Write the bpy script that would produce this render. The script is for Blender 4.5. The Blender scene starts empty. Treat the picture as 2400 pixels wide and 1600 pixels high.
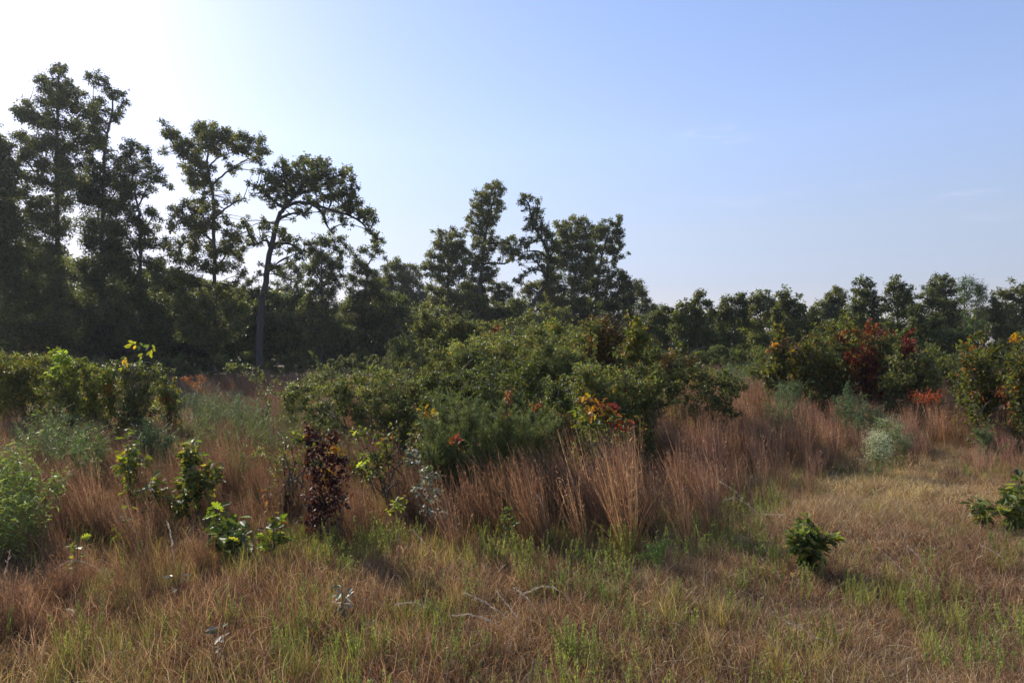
import bpy, math, random
import numpy as np
from mathutils import Vector
rng = np.random.default_rng(7); random.seed(7)
S = bpy.context.scene; COL = S.collection
F = 1600.0; CH = 2.2            # focal length in photo pixels, eye height in metres
SUN_AZ, SUN_EL = math.radians(-41), math.radians(30)

# ------------------------------------------------------------------ helpers
def gz(x, y):
    x = np.asarray(x, float); y = np.asarray(y, float)
    return (0.05*np.sin(x*.55+1.3)*np.cos(y*.42) + 0.04*np.sin(x*1.7+y*.9) + .03*np.sin(y*1.3-x*.6))
FR = {'0': (1., 0, 1., 0), '1': (.5102, 0, .5102, 100), '2': (.42105, 360, .42105, 260), '3': (.3316, 900, .3316, 400),
      '4': (.3827, 1500, .3827, 600), '5': (.3189, 0, .3189, 800), '6': (.3189, 600, .3189, 820), '7': (.37, 1100, .37, 720),
      '8': (.2232, 980, .2232, 740), '9': (.1786, 0, .1786, 760), 'A': (.2806, 1740, .2806, 740),
      'B': (.3401, 700, .3401, 1200), 'C': (.3827, 1500, .3827, 1100), 'D': (.3401, 0, .3401, 1200)}
def W(px, py, D):               # a point seen at (px,py) of the photograph and D metres off
    return np.array([(px-1200)/F*D, D, CH-(py-800)/F*D])
def parse(s): return [[float(v) for v in t.split()] for t in s.split(';') if t.strip()]
def fr(frame, pts):
    a, b, c, d = FR[frame]
    return [[p[0]*a+b, p[1]*c+d] + [v*a if i == 0 else v for i, v in enumerate(p[2:])] for p in pts]
def unit(v): return v/np.maximum(np.linalg.norm(v, axis=-1, keepdims=True), 1e-9)
def rdir(n): return unit(rng.normal(size=(n, 3)))

def tag(o, label, cat=None, group=None, kind=None):
    if label: o['label'] = label
    if cat: o['category'] = cat
    if group: o['group'] = group
    if kind: o['kind'] = kind
    return o
def empty(name, loc):
    o = bpy.data.objects.new(name, None); o.location = loc; o.empty_display_size = .3; COL.objects.link(o); return o

class MB:                       # collects faces (tris / quads / ngons) with a colour per vertex
    def __init__(s): s.v = []; s.c = []; s.l = []; s.n = []; s.k = 0
    def add(s, V, faces, C):    # V (m,p,3) copies of a p-vertex template, faces: list of index lists
        m, p = V.shape[:2]
        if m == 0: return
        s.v.append(V.reshape(-1, 3)); s.c.append(np.broadcast_to(C if C.ndim == 3 else C[:, None, :], (m, p, 3)).reshape(-1, 3))
        off = (np.arange(m)*p + s.k)[:, None]
        flat = np.concatenate([np.array(f) for f in faces])
        s.l.append((off + flat[None, :]).ravel())
        s.n.append(np.tile(np.array([len(f) for f in faces]), m))
        s.k += m*p
    def mesh(s, name, mat, origin=(0, 0, 0), smooth=False):
        me = bpy.data.meshes.new(name)
        if s.k:
            v = (np.concatenate(s.v) - np.array(origin)).astype(np.float32)
            l = np.concatenate(s.l).astype(np.int32); n = np.concatenate(s.n).astype(np.int32)
            st = np.concatenate([[0], np.cumsum(n)[:-1]]).astype(np.int32)
            me.vertices.add(len(v)); me.vertices.foreach_set('co', v.ravel())
            me.loops.add(len(l)); me.loops.foreach_set('vertex_index', l)
            me.polygons.add(len(n)); me.polygons.foreach_set('loop_start', st); me.polygons.foreach_set('loop_total', n)
            me.update(calc_edges=True)
            a = me.attributes.new('Col', 'FLOAT_COLOR', 'POINT')
            c = np.ones((len(v), 4), np.float32); c[:, :3] = np.clip(np.concatenate(s.c), 0, 1)
            a.data.foreach_set('color', c.ravel())
            if smooth: me.polygons.foreach_set('use_smooth', np.ones(len(n), bool))
        me.materials.append(mat); return me
    def build(s, name, mat, parent=None, origin=(0, 0, 0), smooth=False):
        o = bpy.data.objects.new(name, s.mesh(name, mat, origin, smooth)); COL.objects.link(o)
        if parent: o.parent = parent
        else: o.location = origin
        return o

# leaf templates: (x along, y across, fold) and faces
def T(pts, faces): return np.array(pts, float), faces
KITE = T([(0, 0, 0), (.45, .5, .12), (1, 0, 0), (.45, -.5, .12)], [(0, 2, 1), (0, 3, 2)])
HEX = T([(0, 0, 0), (.2, .34, .1), (.6, .48, .14), (1, 0, 0), (.6, -.48, .14), (.2, -.34, .1)], [(0, 3, 2, 1), (0, 5, 4, 3)])
_h = [(0, .03), (.16, .08), (.24, .30), (.30, .30), (.36, .12), (.44, .40), (.53, .46), (.56, .17), (.66, .42), (.75, .38), (.78, .15), (.88, .22), (1, 0)]
OAK = T([(x, y, .25*y) for x, y in _h] + [(x, -y, .25*y) for x, y in _h[:-1]] ,
        [tuple(range(12, -1, -1)) , tuple([0]) ])
OAK = (OAK[0], [tuple(range(12, -1, -1)) + (), tuple([13+i for i in range(12)] + [12, 0])])
LOBE = T([(0, 0, 0), (.18, .22, .05), (.3, .12, .03), (.45, .48, .12), (.6, .2, .05), (.78, .36, .09), (1, 0, 0), (.78, -.36, .09), (.6, -.2, .05), (.45, -.48, .12), (.3, -.12, .03), (.18, -.22, .05)],
         [(6, 5, 4, 3, 2, 1, 0), (0, 11, 10, 9, 8, 7, 6)])
def leaves(mb, P, A, L, Wd, C, tmpl=KITE, curl=.25, updir=1.0):
    n = len(P)
    if n == 0: return
    A = unit(A); up = unit(np.array([0, 0, updir]) + rng.normal(size=(n, 3))*.45)
    sd = unit(np.cross(up, A)); nm = np.cross(A, sd)
    t = tmpl[0]; L = np.broadcast_to(L, n); Wd = np.broadcast_to(Wd, n)
    x = t[None, :, 0]*L[:, None]; y = t[None, :, 1]*Wd[:, None]
    z = t[None, :, 2]*Wd[:, None] - curl*(t[None, :, 0]**2)*L[:, None]*rng.uniform(.2, 1.5, (n, 1))
    V = P[:, None, :] + x[..., None]*A[:, None, :] + y[..., None]*sd[:, None, :] + z[..., None]*nm[:, None, :]
    mb.add(V, tmpl[1], C)
def tube(mb, pts, radii, col, n=6):
    pts = np.array(pts, float); m = len(pts); radii = np.broadcast_to(radii, m)
    d = np.gradient(pts, axis=0); d = unit(d)
    ref = np.array([0, 1., 0]) if abs(d[:, 1]).mean() < .8 else np.array([1., 0, 0])
    u = unit(np.cross(d, ref)); w = np.cross(d, u)
    a = np.arange(n)/n*2*np.pi
    V = pts[:, None, :] + radii[:, None, None]*(np.cos(a)[None, :, None]*u[:, None, :] + np.sin(a)[None, :, None]*w[:, None, :])
    f = [(i*n+j, i*n+(j+1) % n, (i+1)*n+(j+1) % n, (i+1)*n+j) for i in range(m-1) for j in range(n)] + [tuple(range((m-1)*n, m*n))]
    mb.add(V.reshape(1, -1, 3), f, np.array([col], float))
def curve(pts, k=4, wob=0.0):   # Catmull-Rom resample
    p = np.array(pts, float); p = np.vstack([2*p[0]-p[1], p, 2*p[-1]-p[-2]]); out = []
    for i in range(1, len(p)-2):
        for t in np.arange(k)/k:
            out.append(.5*((2*p[i]) + (-p[i-1]+p[i+1])*t + (2*p[i-1]-5*p[i]+4*p[i+1]-p[i+2])*t*t + (-p[i-1]+3*p[i]-3*p[i+1]+p[i+2])*t**3))
    out.append(p[-2]); out = np.array(out)
    if wob: out[1:-1] += rng.normal(size=out[1:-1].shape)*wob
    return out
def ribbons(mb, P, nseg, wid, C0, C1, widdir=None):   # P (n,nseg+1,3) blade centre lines
    n = len(P)
    d = unit(P[:, -1]-P[:, 0]); w = unit(np.cross(d, rdir(n)))
    ww = np.broadcast_to(wid, n)[:, None]*np.linspace(1, .25, nseg+1)[None, :]
    V = np.stack([P - ww[..., None]*w[:, None, :]*.5, P + ww[..., None]*w[:, None, :]*.5], 2).reshape(n, -1, 3)
    t = np.repeat(np.linspace(0, 1, nseg+1), 2)[None, :, None]
    mb.add(V, [(2*i, 2*i+1, 2*i+3, 2*i+2) for i in range(nseg)], C0[:, None, :]*(1-t)+C1[:, None, :]*t)

# ------------------------------------------------------------------ materials
def mat_new(name):
    m = bpy.data.materials.new(name); m.use_nodes = True; nt = m.node_tree; nt.nodes.clear()
    return m, nt, nt.nodes.new('ShaderNodeOutputMaterial')
def leaf_mat(name, rough=.42, spec=.5, trans=.35, inst=False, tcol=(1.25, 1.2, .45)):
    m, nt, out = mat_new(name); N = nt.nodes; K = nt.links
    at = N.new('ShaderNodeAttribute'); at.attribute_name = 'Col'; col = at.outputs['Color']
    if inst:
        a2 = N.new('ShaderNodeAttribute'); a2.attribute_name = 'tint'; a2.attribute_type = 'INSTANCER'
        mx = N.new('ShaderNodeVectorMath'); mx.operation = 'MULTIPLY'; K.new(col, mx.inputs[0]); K.new(a2.outputs['Vector'], mx.inputs[1]); col = mx.outputs[0]
    b = N.new('ShaderNodeBsdfPrincipled'); b.inputs['Roughness'].default_value = rough; b.inputs['Specular IOR Level'].default_value = spec
    K.new(col, b.inputs['Base Color'])
    tr = N.new('ShaderNodeBsdfTranslucent'); m2 = N.new('ShaderNodeVectorMath'); m2.operation = 'MULTIPLY'; m2.inputs[1].default_value = tcol
    K.new(col, m2.inputs[0]); K.new(m2.outputs[0], tr.inputs['Color'])
    mix = N.new('ShaderNodeMixShader'); mix.inputs[0].default_value = trans
    K.new(b.outputs[0], mix.inputs[1]); K.new(tr.outputs[0], mix.inputs[2]); K.new(mix.outputs[0], out.inputs['Surface'])
    return m
M_LEAF = leaf_mat('tree_leaf', .48, .38, .48, False, (1.5, 1.45, .5))
M_BUSH = leaf_mat('bush_leaf', .5, .32, .48, False, (1.4, 1.35, .5))
M_GRASS = leaf_mat('dry_grass', .55, .3, .35, True, (1.3, 1.05, .8))
M_WEED = leaf_mat('green_weed', .55, .3, .40, True, (1.2, 1.2, .6))
M_WEED1 = leaf_mat('tall_weed_leaf', .55, .3, .35, False, (1.15, 1.2, .6))
M_STRAW = leaf_mat('pale_straw', .5, .4, .35, False, (1., 1., .9))
def bark():
    m, nt, out = mat_new('bark'); N = nt.nodes; K = nt.links
    at = N.new('ShaderNodeAttribute'); at.attribute_name = 'Col'
    tc = N.new('ShaderNodeTexCoord'); mp = N.new('ShaderNodeMapping'); mp.inputs['Scale'].default_value = (6, 6, 1.2)
    no = N.new('ShaderNodeTexNoise'); no.inputs['Scale'].default_value = 3; no.inputs['Detail'].default_value = 6
    K.new(tc.outputs['Object'], mp.inputs[0]); K.new(mp.outputs[0], no.inputs['Vector'])
    r = N.new('ShaderNodeMapRange'); r.inputs['To Min'].default_value = .55; r.inputs['To Max'].default_value = 1.45; K.new(no.outputs['Fac'], r.inputs['Value'])
    v = N.new('ShaderNodeVectorMath'); v.operation = 'SCALE'; K.new(at.outputs['Color'], v.inputs[0]); K.new(r.outputs[0], v.inputs['Scale'])
    b = N.new('ShaderNodeBsdfPrincipled'); b.inputs['Roughness'].default_value = .85; K.new(v.outputs[0], b.inputs['Base Color'])
    bp = N.new('ShaderNodeBump'); bp.inputs['Strength'].default_value = .6; bp.inputs['Distance'].default_value = .03; K.new(no.outputs['Fac'], bp.inputs['Height']); K.new(bp.outputs[0], b.inputs['Normal'])
    K.new(b.outputs[0], out.inputs['Surface']); return m
M_BARK = bark()
def soil():
    m, nt, out = mat_new('soil_and_thatch'); N = nt.nodes; K = nt.links
    tc = N.new('ShaderNodeTexCoord'); no = N.new('ShaderNodeTexNoise'); no.inputs['Scale'].default_value = 38; no.inputs['Detail'].default_value = 8; no.inputs['Roughness'].default_value = .75
    K.new(tc.outputs['Object'], no.inputs['Vector'])
    n2 = N.new('ShaderNodeTexNoise'); n2.inputs['Scale'].default_value = .5; n2.inputs['Detail'].default_value = 4; K.new(tc.outputs['Object'], n2.inputs['Vector'])
    cr = N.new('ShaderNodeValToRGB'); e = cr.color_ramp.elements
    e[0].position = .3; e[0].color = (.035, .024, .013, 1); e[1].position = .75; e[1].color = (.20, .13, .07, 1); K.new(no.outputs['Fac'], cr.inputs[0])
    c2 = N.new('ShaderNodeValToRGB'); e = c2.color_ramp.elements
    e[0].position = .35; e[0].color = (.75, .8, .6, 1); e[1].position = .65; e[1].color = (1.1, 1, .9, 1); K.new(n2.outputs['Fac'], c2.inputs[0])
    mu = N.new('ShaderNodeVectorMath'); mu.operation = 'MULTIPLY'; K.new(cr.outputs[0], mu.inputs[0]); K.new(c2.outputs[0], mu.inputs[1])
    b = N.new('ShaderNodeBsdfPrincipled'); b.inputs['Roughness'].default_value = .95; K.new(mu.outputs[0], b.inputs['Base Color'])
    bp = N.new('ShaderNodeBump'); bp.inputs['Strength'].default_value = 1; bp.inputs['Distance'].default_value = .03; K.new(no.outputs['Fac'], bp.inputs['Height']); K.new(bp.outputs[0], b.inputs['Normal'])
    K.new(b.outputs[0], out.inputs['Surface']); return m
M_SOIL = soil()

# ------------------------------------------------------------------ ground
def make_ground():
    def axis(a, lim): 
        p = [0.]; st = .35
        while p[-1] < lim: p.append(p[-1]+st); st *= 1.05
        return np.array(p)
    ax = axis(0, 500); xs = np.concatenate([-ax[:0:-1], ax]); ay = axis(0, 560); ys = np.concatenate([-ax[:0:-1][-60:], ay])
    X, Y = np.meshgrid(xs, ys); Z = gz(X, Y); nx, ny = len(xs), len(ys)
    V = np.stack([X, Y, Z], -1).reshape(1, -1, 3)
    i = np.arange(ny-1)[:, None]*nx + np.arange(nx-1)[None, :]
    mb = MB(); mb.v.append(V[0]); mb.c.append(np.ones((nx*ny, 3))); q = np.stack([i, i+1, i+nx+1, i+nx], -1).reshape(-1, 4)
    mb.l.append(q.ravel()); mb.n.append(np.full(len(q), 4)); mb.k = nx*ny
    o = mb.build('ground', M_SOIL, smooth=True); o['kind'] = 'structure'; o['label'] = 'brown soil and dead thatch of the overgrown field'
make_ground()

# ------------------------------------------------------------------ trees and bushes
PAL = {
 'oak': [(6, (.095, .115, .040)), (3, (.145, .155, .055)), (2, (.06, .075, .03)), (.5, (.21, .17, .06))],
 'oakdark': [(6, (.075, .092, .034)), (3, (.12, .135, .044)), (1, (.05, .064, .026))],
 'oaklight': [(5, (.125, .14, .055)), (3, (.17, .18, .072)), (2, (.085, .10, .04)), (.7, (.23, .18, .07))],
 'green': [(5, (.080, .100, .034)), (3, (.11, .13, .045)), (2, (.055, .07, .027)), (.5, (.17, .13, .05))],
 'olive': [(5, (.125, .15, .055)), (3, (.18, .20, .08)), (2, (.075, .09, .036)), (.8, (.22, .14, .05)), (.3, (.3, .16, .06))],
 'sagegreen': [(5, (.125, .15, .062)), (3, (.17, .195, .09)), (2, (.085, .105, .045)), (.7, (.20, .15, .055))],
 'brown': [(4, (.13, .085, .035)), (3, (.17, .10, .05)), (3, (.08, .075, .03)), (1.5, (.24, .10, .035)), (2, (.10, .10, .03))],
 'yelgreen': [(5, (.16, .19, .04)), (3, (.25, .26, .05)), (3, (.09, .12, .03)), (.4, (.32, .18, .04)), (.15, (.3, .08, .03))],
 'duskgold': [(5, (.095, .110, .034)), (3, (.135, .14, .04)), (2, (.065, .08, .028)), (.7, (.22, .15, .04)), (.3, (.24, .07, .03))],
 'mixgold': [(6, (.15, .18, .04)), (3, (.09, .12, .03)), (2, (.24, .20, .045)), (.7, (.30, .14, .04)), (.35, (.25, .06, .03))],
 'orange': [(3, (.36, .13, .03)), (3, (.26, .08, .03)), (2, (.38, .25, .05)), (5, (.13, .13, .035))],
 'red': [(5, (.18, .045, .026)), (3, (.24, .075, .035)), (2, (.11, .03, .02)), (3, (.13, .11, .035))],
 'crimson': [(5, (.16, .022, .022)), (3, (.25, .035, .03)), (2, (.08, .02, .018)), (1, (.10, .08, .03))],
 'maroon': [(5, (.055, .018, .018)), (3, (.085, .026, .022)), (2, (.035, .018, .014)), (.4, (.2, .15, .12))],
 'scarlet': [(1, (.38, .06, .03)), (1, (.28, .045, .025)), (.6, (.2, .1, .04))],
 'rust': [(1, (.32, .12, .05)), (1, (.24, .08, .04))],
 'lime': [(1, (.30, .38, .06)), (1, (.22, .30, .05))],
 'gold': [(1, (.50, .33, .03)), (1, (.55, .25, .03))],
 'silver': [(4, (.24, .24, .17)), (2, (.33, .31, .23)), (3, (.10, .13, .06))],
 'cedar': [(5, (.15, .18, .06)), (3, (.21, .24, .085)), (2, (.08, .105, .04)), (.5, (.2, .12, .07))],
 'pine': [(5, (.07, .11, .05)), (3, (.10, .14, .06))],
}
def pick(pal, n, jit=.22):
    p = PAL[pal]; w = np.array([a for a, _ in p]); c = np.array([b for _, b in p])
    return c[rng.choice(len(p), n, p=w/w.sum())]*np.exp(rng.normal(size=(n, 1))*jit)*np.exp(rng.normal(size=(n, 3))*.05)

def cluster(mb, c, R, L, Wd, pal, k=11., tmpl=KITE, cj=None, spray=6, flat=.85, up=1.):
    R = R*1.12; n = int(k*(2.0 if L < .13 else 2.3)*R*R/(L*Wd)); ns = max(3, n//spray)
    d = rdir(ns); lump = 1 + .22*np.sin(d[:, 0]*5+c[0]*3) + .2*np.sin(d[:, 2]*6+c[2]*4) + .15*np.sin(d[:, 1]*7+c[1])
    r = R*rng.random(ns)**.5*lump*(.9+(rng.random(ns) < .14)*rng.uniform(.2, 1.0, ns)*(.9 if L < .13 else .35))
    C0 = c + d*r[:, None]*np.array([1, 1, flat])
    od = unit(d*.8 + rng.normal(size=(ns, 3))*.5 + [0, 0, .25])
    idx = np.repeat(np.arange(ns), spray)
    P = C0[idx] + rng.normal(size=(len(idx), 3))*L*.45
    A = od[idx]*.5 + rng.normal(size=(len(idx), 3))*.62 + [0, 0, -.12]
    s = rng.uniform(.65, 1.25, len(idx))
    col = pick(pal, len(idx))*(cj if cj is not None else 1)
    leaves(mb, P, A, L*s, Wd*s, col, tmpl, updir=up)
    return C0
BARKC = (.085, .072, .058)
def plant(name, frame, D, clusters, limbs, label, cat, pal='oak', group=None, L=.15, Wd=.10, r0=.16, k=9.5, tmpl=KITE, depth=.55,
          barkc=BARKC, basepx=None, stems=1, parts=('trunk', 'crown'), spray=5, fill=2, skirt=False):
    cl = fr(frame, parse(clusters)) if isinstance(clusters, str) else clusters
    lm = [fr(frame, parse(l)) for l in limbs]
    a = FR[frame][0]
    xs = np.array([c[0] for c in cl]); mid = (xs.min()+xs.max())/2; hw = max((xs.max()-xs.min())/2, 1)
    extra = []
    for q in cl:
        for _ in range(fill): extra.append([q[0]+rng.normal()*q[2]*.85, q[1]+rng.normal()*q[2]*.75, q[2]*rng.uniform(.5, .95)] + q[3:])
    if skirt:
        for q in [e[:3] for e in cl]:
            z = CH-(q[1]-800)/F*D; r = q[2]/F*D; zz = z - r*1.1
            if z < 2.3 and rng.random() < .6:
                while zz > .2:
                    extra.append([q[0]+rng.normal()*q[2]*.9, 800+(CH-zz)*F/D, q[2]*rng.uniform(.6, 1.0)] + q[3:]); zz -= r*rng.uniform(1.0, 1.7)
    cl = cl + extra
    bx = basepx if basepx is not None else (lm[0][0][0] if lm else mid)
    bX = (bx-1200)/F*D; base = np.array([bX, D, float(gz(bX, D))])
    root = empty(name, base); tag(root, label, cat, group)
    tb = MB(); lb = MB(); nodes = []
    if lm:
        for i, l in enumerate(lm):
            pts = [W(p[0], p[1], D) for p in l]
            if i == 0: pts = [base - [0, 0, .1]] + [p for p in pts if p[2] > base[2]+.3]
            else:
                off = rng.normal()*1.0
                if nodes: pts[0] = nodes[np.argmin([np.linalg.norm(q-pts[0]) for q in nodes])]
                for j in range(1, len(pts)): pts[j] = W(l[j][0], l[j][1], D+off*j/len(pts))
            cp = curve(pts, 4, .02)
            rr = (r0 if i == 0 else r0*.5)*np.linspace(1, .16, len(cp))**.8
            if i == 0: rr[0] *= 1.35
            tube(tb, cp, rr, barkc, 8 if i == 0 else 6); nodes += list(cp)
    else:
        for s in range(stems):
            c = cl[rng.integers(len(cl))]; e = W(c[0], c[1], D+rng.normal()*.3*hw/F*D); b = base + [rng.normal()*.08, rng.normal()*.08, -.05]
            m1 = b*.65+e*.35; m1[:2] += rng.normal(size=2)*.1; m1[2] += .1*(e[2]-b[2])
            cp = curve([b, m1, b*.3+e*.7, e], 3, .01); tube(tb, cp, r0*np.linspace(1, .2, len(cp)), barkc, 6); nodes += list(cp)
    nodes = np.array(nodes)
    nodes_t = nodes.copy()
    for c in cl:
        fy = math.sqrt(max(0.05, 1-((c[0]-mid)/hw)**2))
        ctr = W(c[0], c[1], D + rng.uniform(-1, 1)*depth*fy*hw/F*D); R = c[2]/F*D
        if ctr[2] < base[2]+.15: ctr[2] = base[2]+.15
        p = pal if len(c) < 4 else list(PAL)[int(c[3])]
        cj = math.exp(rng.normal()*.16)
        pts = cluster(lb, ctr, R, L, Wd, p, k, tmpl, cj, spray)
        dd = np.linalg.norm(nodes-ctr, axis=1) + np.maximum(0, nodes[:, 2]-ctr[2])*1.5
        q = nodes[np.argmin(dd)]
        m_ = (q+ctr)/2 + rng.normal(size=3)*.05*np.linalg.norm(q-ctr) + [0, 0, .03*np.linalg.norm(q-ctr)]
        cp = curve([q, m_, ctr], 3); tube(tb, cp, r0*.17*np.linspace(1, .35, len(cp)), barkc, 5)
        for t in pts[rng.choice(len(pts), min(6, len(pts)), replace=False)]:
            tube(tb, np.array([ctr, (ctr+t)/2+rng.normal(size=3)*.04*R, t]), r0*.07*np.array([1, .7, .3]), barkc, 4)
    if skirt:            # stray shoots and dead twigs that break the outline
        for c in [cl[i] for i in rng.choice(len(cl), min(len(cl), 22), replace=False)]:
            p0 = W(c[0], c[1], D+rng.normal()*.2); ln = rng.uniform(.25, .7); d = unit(np.array([rng.normal()*.7, rng.normal()*.7, rng.uniform(.2, 1.1)]))
            p2 = p0+d*ln+[0, 0, -.06]; p1 = (p0+p2)/2+[0, 0, .07]; cp = curve([p0, p1, p2], 4, .004); dead = rng.random() < .3
            tube(tb, cp, .006*np.linspace(1, .4, len(cp)), (.22, .18, .15) if dead else barkc, 4)
            if not dead:
                m = int(14*ln/L*.6); ii = rng.integers(2, len(cp), m); A = unit(rng.normal(size=(m, 3))+d*.8)
                leaves(lb, cp[ii]+rng.normal(size=(m, 3))*.012, A, L*rng.uniform(.8, 1.3, m), Wd*rng.uniform(.8, 1.3, m), pick(pal, m), tmpl)
    tb.build(parts[0], M_BARK, root, base, True)
    lb.build(parts[1], M_LEAF if D > 34 else (M_STRAW if pal == 'silver' else M_BUSH), root, base)
    return root
PI = {n: i for i, n in enumerate(PAL)}

WL = 'tall trees at the left end of the wood'; 
plant('oak_tree', '1', 47, "-20 440 35; 5 470 35; 30 500 30; 10 540 45; 60 560 35; 80 600 22; 40 620 45; 0 640 60; 60 690 45; -20 740 70; 30 770 60; 80 830 50; 0 880 80; 60 960 70; 10 1030 90; 70 1120 80; 0 1220 90; 60 1320 80; -60 600 80; -60 800 90; -50 1000 90; -60 450 50",
      ["-40 1500; -30 1100; -30 700; -20 430"], 'dark oak cut by the left edge of the photo, beside the tallest tree', 'tree', 'oak', WL)
plant('oak_tree', '1', 50, "270 105 14; 255 130 17; 300 115 12; 280 145 22; 190 165 20; 165 175 10; 250 190 36; 320 190 22; 210 215 30; 300 235 42; 350 225 26; 110 268 18; 135 290 24; 190 270 34; 240 280 45; 340 300 50; 390 330 34; 60 310 14; 85 325 24; 130 340 38; 180 370 45; 260 370 60; 350 390 50; 420 390 40; 90 425 26; 120 450 36; 180 470 50; 260 470 60; 340 480 55; 420 450 42; 450 400 26; 470 460 26; 120 520 40; 200 560 55; 290 560 55; 370 560 40; 100 600 30; 160 640 50; 240 650 50; 320 640 40; 110 690 30; 190 740 50; 280 740 60; 120 800 50; 210 840 60; 300 840 60; 150 920 60; 240 940 60; 110 990 60; 200 1030 70; 290 1040 50; 140 1120 70; 240 1150 70; 160 1230 80; 260 1270 80; 330 1200 60; 180 1340 80; 290 1360 70",
      ["255 1500; 260 1200; 265 900; 258 600; 262 400; 268 230; 272 110", "262 700; 220 640; 170 600; 120 540; 90 440", "262 560; 320 480; 390 400; 430 380", "260 820; 180 760; 140 720", "264 420; 200 350; 130 310; 70 315", "266 320; 310 260; 340 230"],
      'tallest tree of the scene with narrow pointed dark crown', 'tree', 'oak', WL, r0=.2, L=.135, Wd=.095, k=7.5)
plant('oak_tree', '1', 53, "410 150 16; 440 155 18; 470 165 14; 490 180 16; 425 185 20; 500 215 16; 540 225 20; 570 235 16; 575 270 16; 560 300 14; 520 250 24; 550 330 20; 470 270 26; 430 290 28; 480 320 24; 520 340 24; 440 345 22; 540 350 14; 490 385 16; 430 480 26; 450 450 24; 490 500 22; 410 540 30; 520 520 18; 470 570 30; 430 600 45; 380 640 50; 500 610 28; 540 560 26; 460 660 60; 540 660 50; 400 720 60; 480 750 60; 560 740 45; 420 820 70; 510 830 60; 440 920 70; 530 930 60; 420 1010 60; 500 1030 70; 570 1000 50; 440 1130 70; 520 1140 70; 400 1230 70; 480 1260 80; 560 1240 70; 440 1350 70; 530 1350 70",
      ["455 1520; 465 1200; 470 900; 475 650; 480 520; 492 420; 510 350; 520 250; 500 190", "475 640; 430 590; 410 540", "490 430; 450 350; 430 290; 430 190", "512 340; 550 310; 570 250", "470 760; 530 690; 550 650"],
      'dark tree with thin twin-tipped top leaning right behind the tallest tree', 'tree', 'oakdark', WL, r0=.17, L=.135, Wd=.095, k=7)
plant('oak_tree', '1', 50, "590 460 20; 610 465 16; 635 480 18; 565 490 20; 600 510 28; 660 505 22; 680 535 20; 570 540 26; 640 550 28; 700 570 24; 610 590 36; 720 600 22; 660 620 30; 740 625 20; 760 650 14; 785 665 12; 560 620 36; 600 660 36; 690 670 24; 660 700 20; 580 700 36; 540 760 40; 600 790 30; 690 770 24; 640 810 26; 710 800 24; 660 860 36; 720 850 24; 560 860 50; 620 920 50; 700 910 36; 740 930 24; 590 1000 60; 680 1010 45; 740 1000 30; 620 1090 60; 720 1080 50; 780 1110 36; 600 1180 70; 690 1190 70; 780 1200 60; 640 1280 70; 740 1300 70; 820 1260 40; 620 1360 70; 720 1370 70",
      ["640 1520; 640 1200; 645 950; 640 800; 630 740; 610 640; 600 500", "636 770; 660 700; 700 640; 760 650", "644 900; 690 820; 700 780", "645 1000; 590 900; 560 850"],
      'drooping-branched dark tree right of the twin-tipped tree', 'tree', 'oakdark', WL, r0=.15, L=.135, Wd=.095, k=7)
plant('oak_tree', '2', 47, "85 105 26; 60 130 20; 100 135 22; 60 215 14; 65 235 12; 130 150 26; 140 195 28; 190 180 40; 230 230 46; 180 235 36; 250 75 18; 250 110 28; 280 130 40; 330 85 24; 350 130 42; 300 195 50; 400 115 26; 400 165 42; 350 210 42; 250 290 36; 210 265 28; 165 310 22; 200 345 28; 210 395 30; 270 340 42; 260 400 38; 300 390 32; 320 440 26; 360 410 18; 240 430 20; 480 135 34; 455 195 36; 500 215 36; 540 165 32; 530 235 26; 600 155 26; 600 210 28; 570 265 20; 590 290 18; 630 225 12; 420 300 18; 440 325 18; 480 315 12; 550 340 9; 415 455 12; 400 500 14; 450 500 9; 475 497 16; 508 490 8; 340 510 22; 130 550 30; 115 590 24; 180 525 30; 230 555 40; 290 545 40; 350 560 24; 390 595 16; 110 635 30; 200 630 45; 280 640 50; 350 640 32; 410 620 22; 430 685 36; 480 650 22; 500 610 14; 540 660 12; 480 720 26; 150 740 40; 230 740 50; 320 750 40; 400 770 46; 460 790 32; 490 770 20; 190 840 45; 290 860 40; 380 870 46; 450 870 20; 160 930 40; 230 960 46; 320 970 40; 400 980 46; 460 950 20; 200 1050 56; 300 1060 50; 400 1070 50; 230 1150 60; 330 1160 60; 420 1150 50; 270 1240 70; 400 1250 60; 480 830 28; 130 820 32; 120 900 34; 490 900 26; 150 1000 42; 480 1020 40; 150 1110 46; 490 1110 46; 460 1200 50; 180 1230 56",
      ["345 1400; 340 1280; 340 900; 333 600; 330 470; 312 380; 300 280; 310 180; 330 90", "335 430; 355 385; 400 345; 440 320; 490 285; 560 255; 610 200", "312 390; 300 330; 350 265; 410 245; 470 215", "300 300; 230 290; 150 225; 105 180; 85 120", "335 600; 385 560; 440 515; 480 495; 520 488", "340 760; 280 680; 230 600", "340 880; 400 800; 440 700", "336 640; 250 560; 180 530"],
      'tall open-crowned oak with branches forking like a Y against the sky', 'tree', 'oaklight', 'open-crowned oaks standing above the wood edge', r0=.17, L=.145, Wd=.10)
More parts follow.
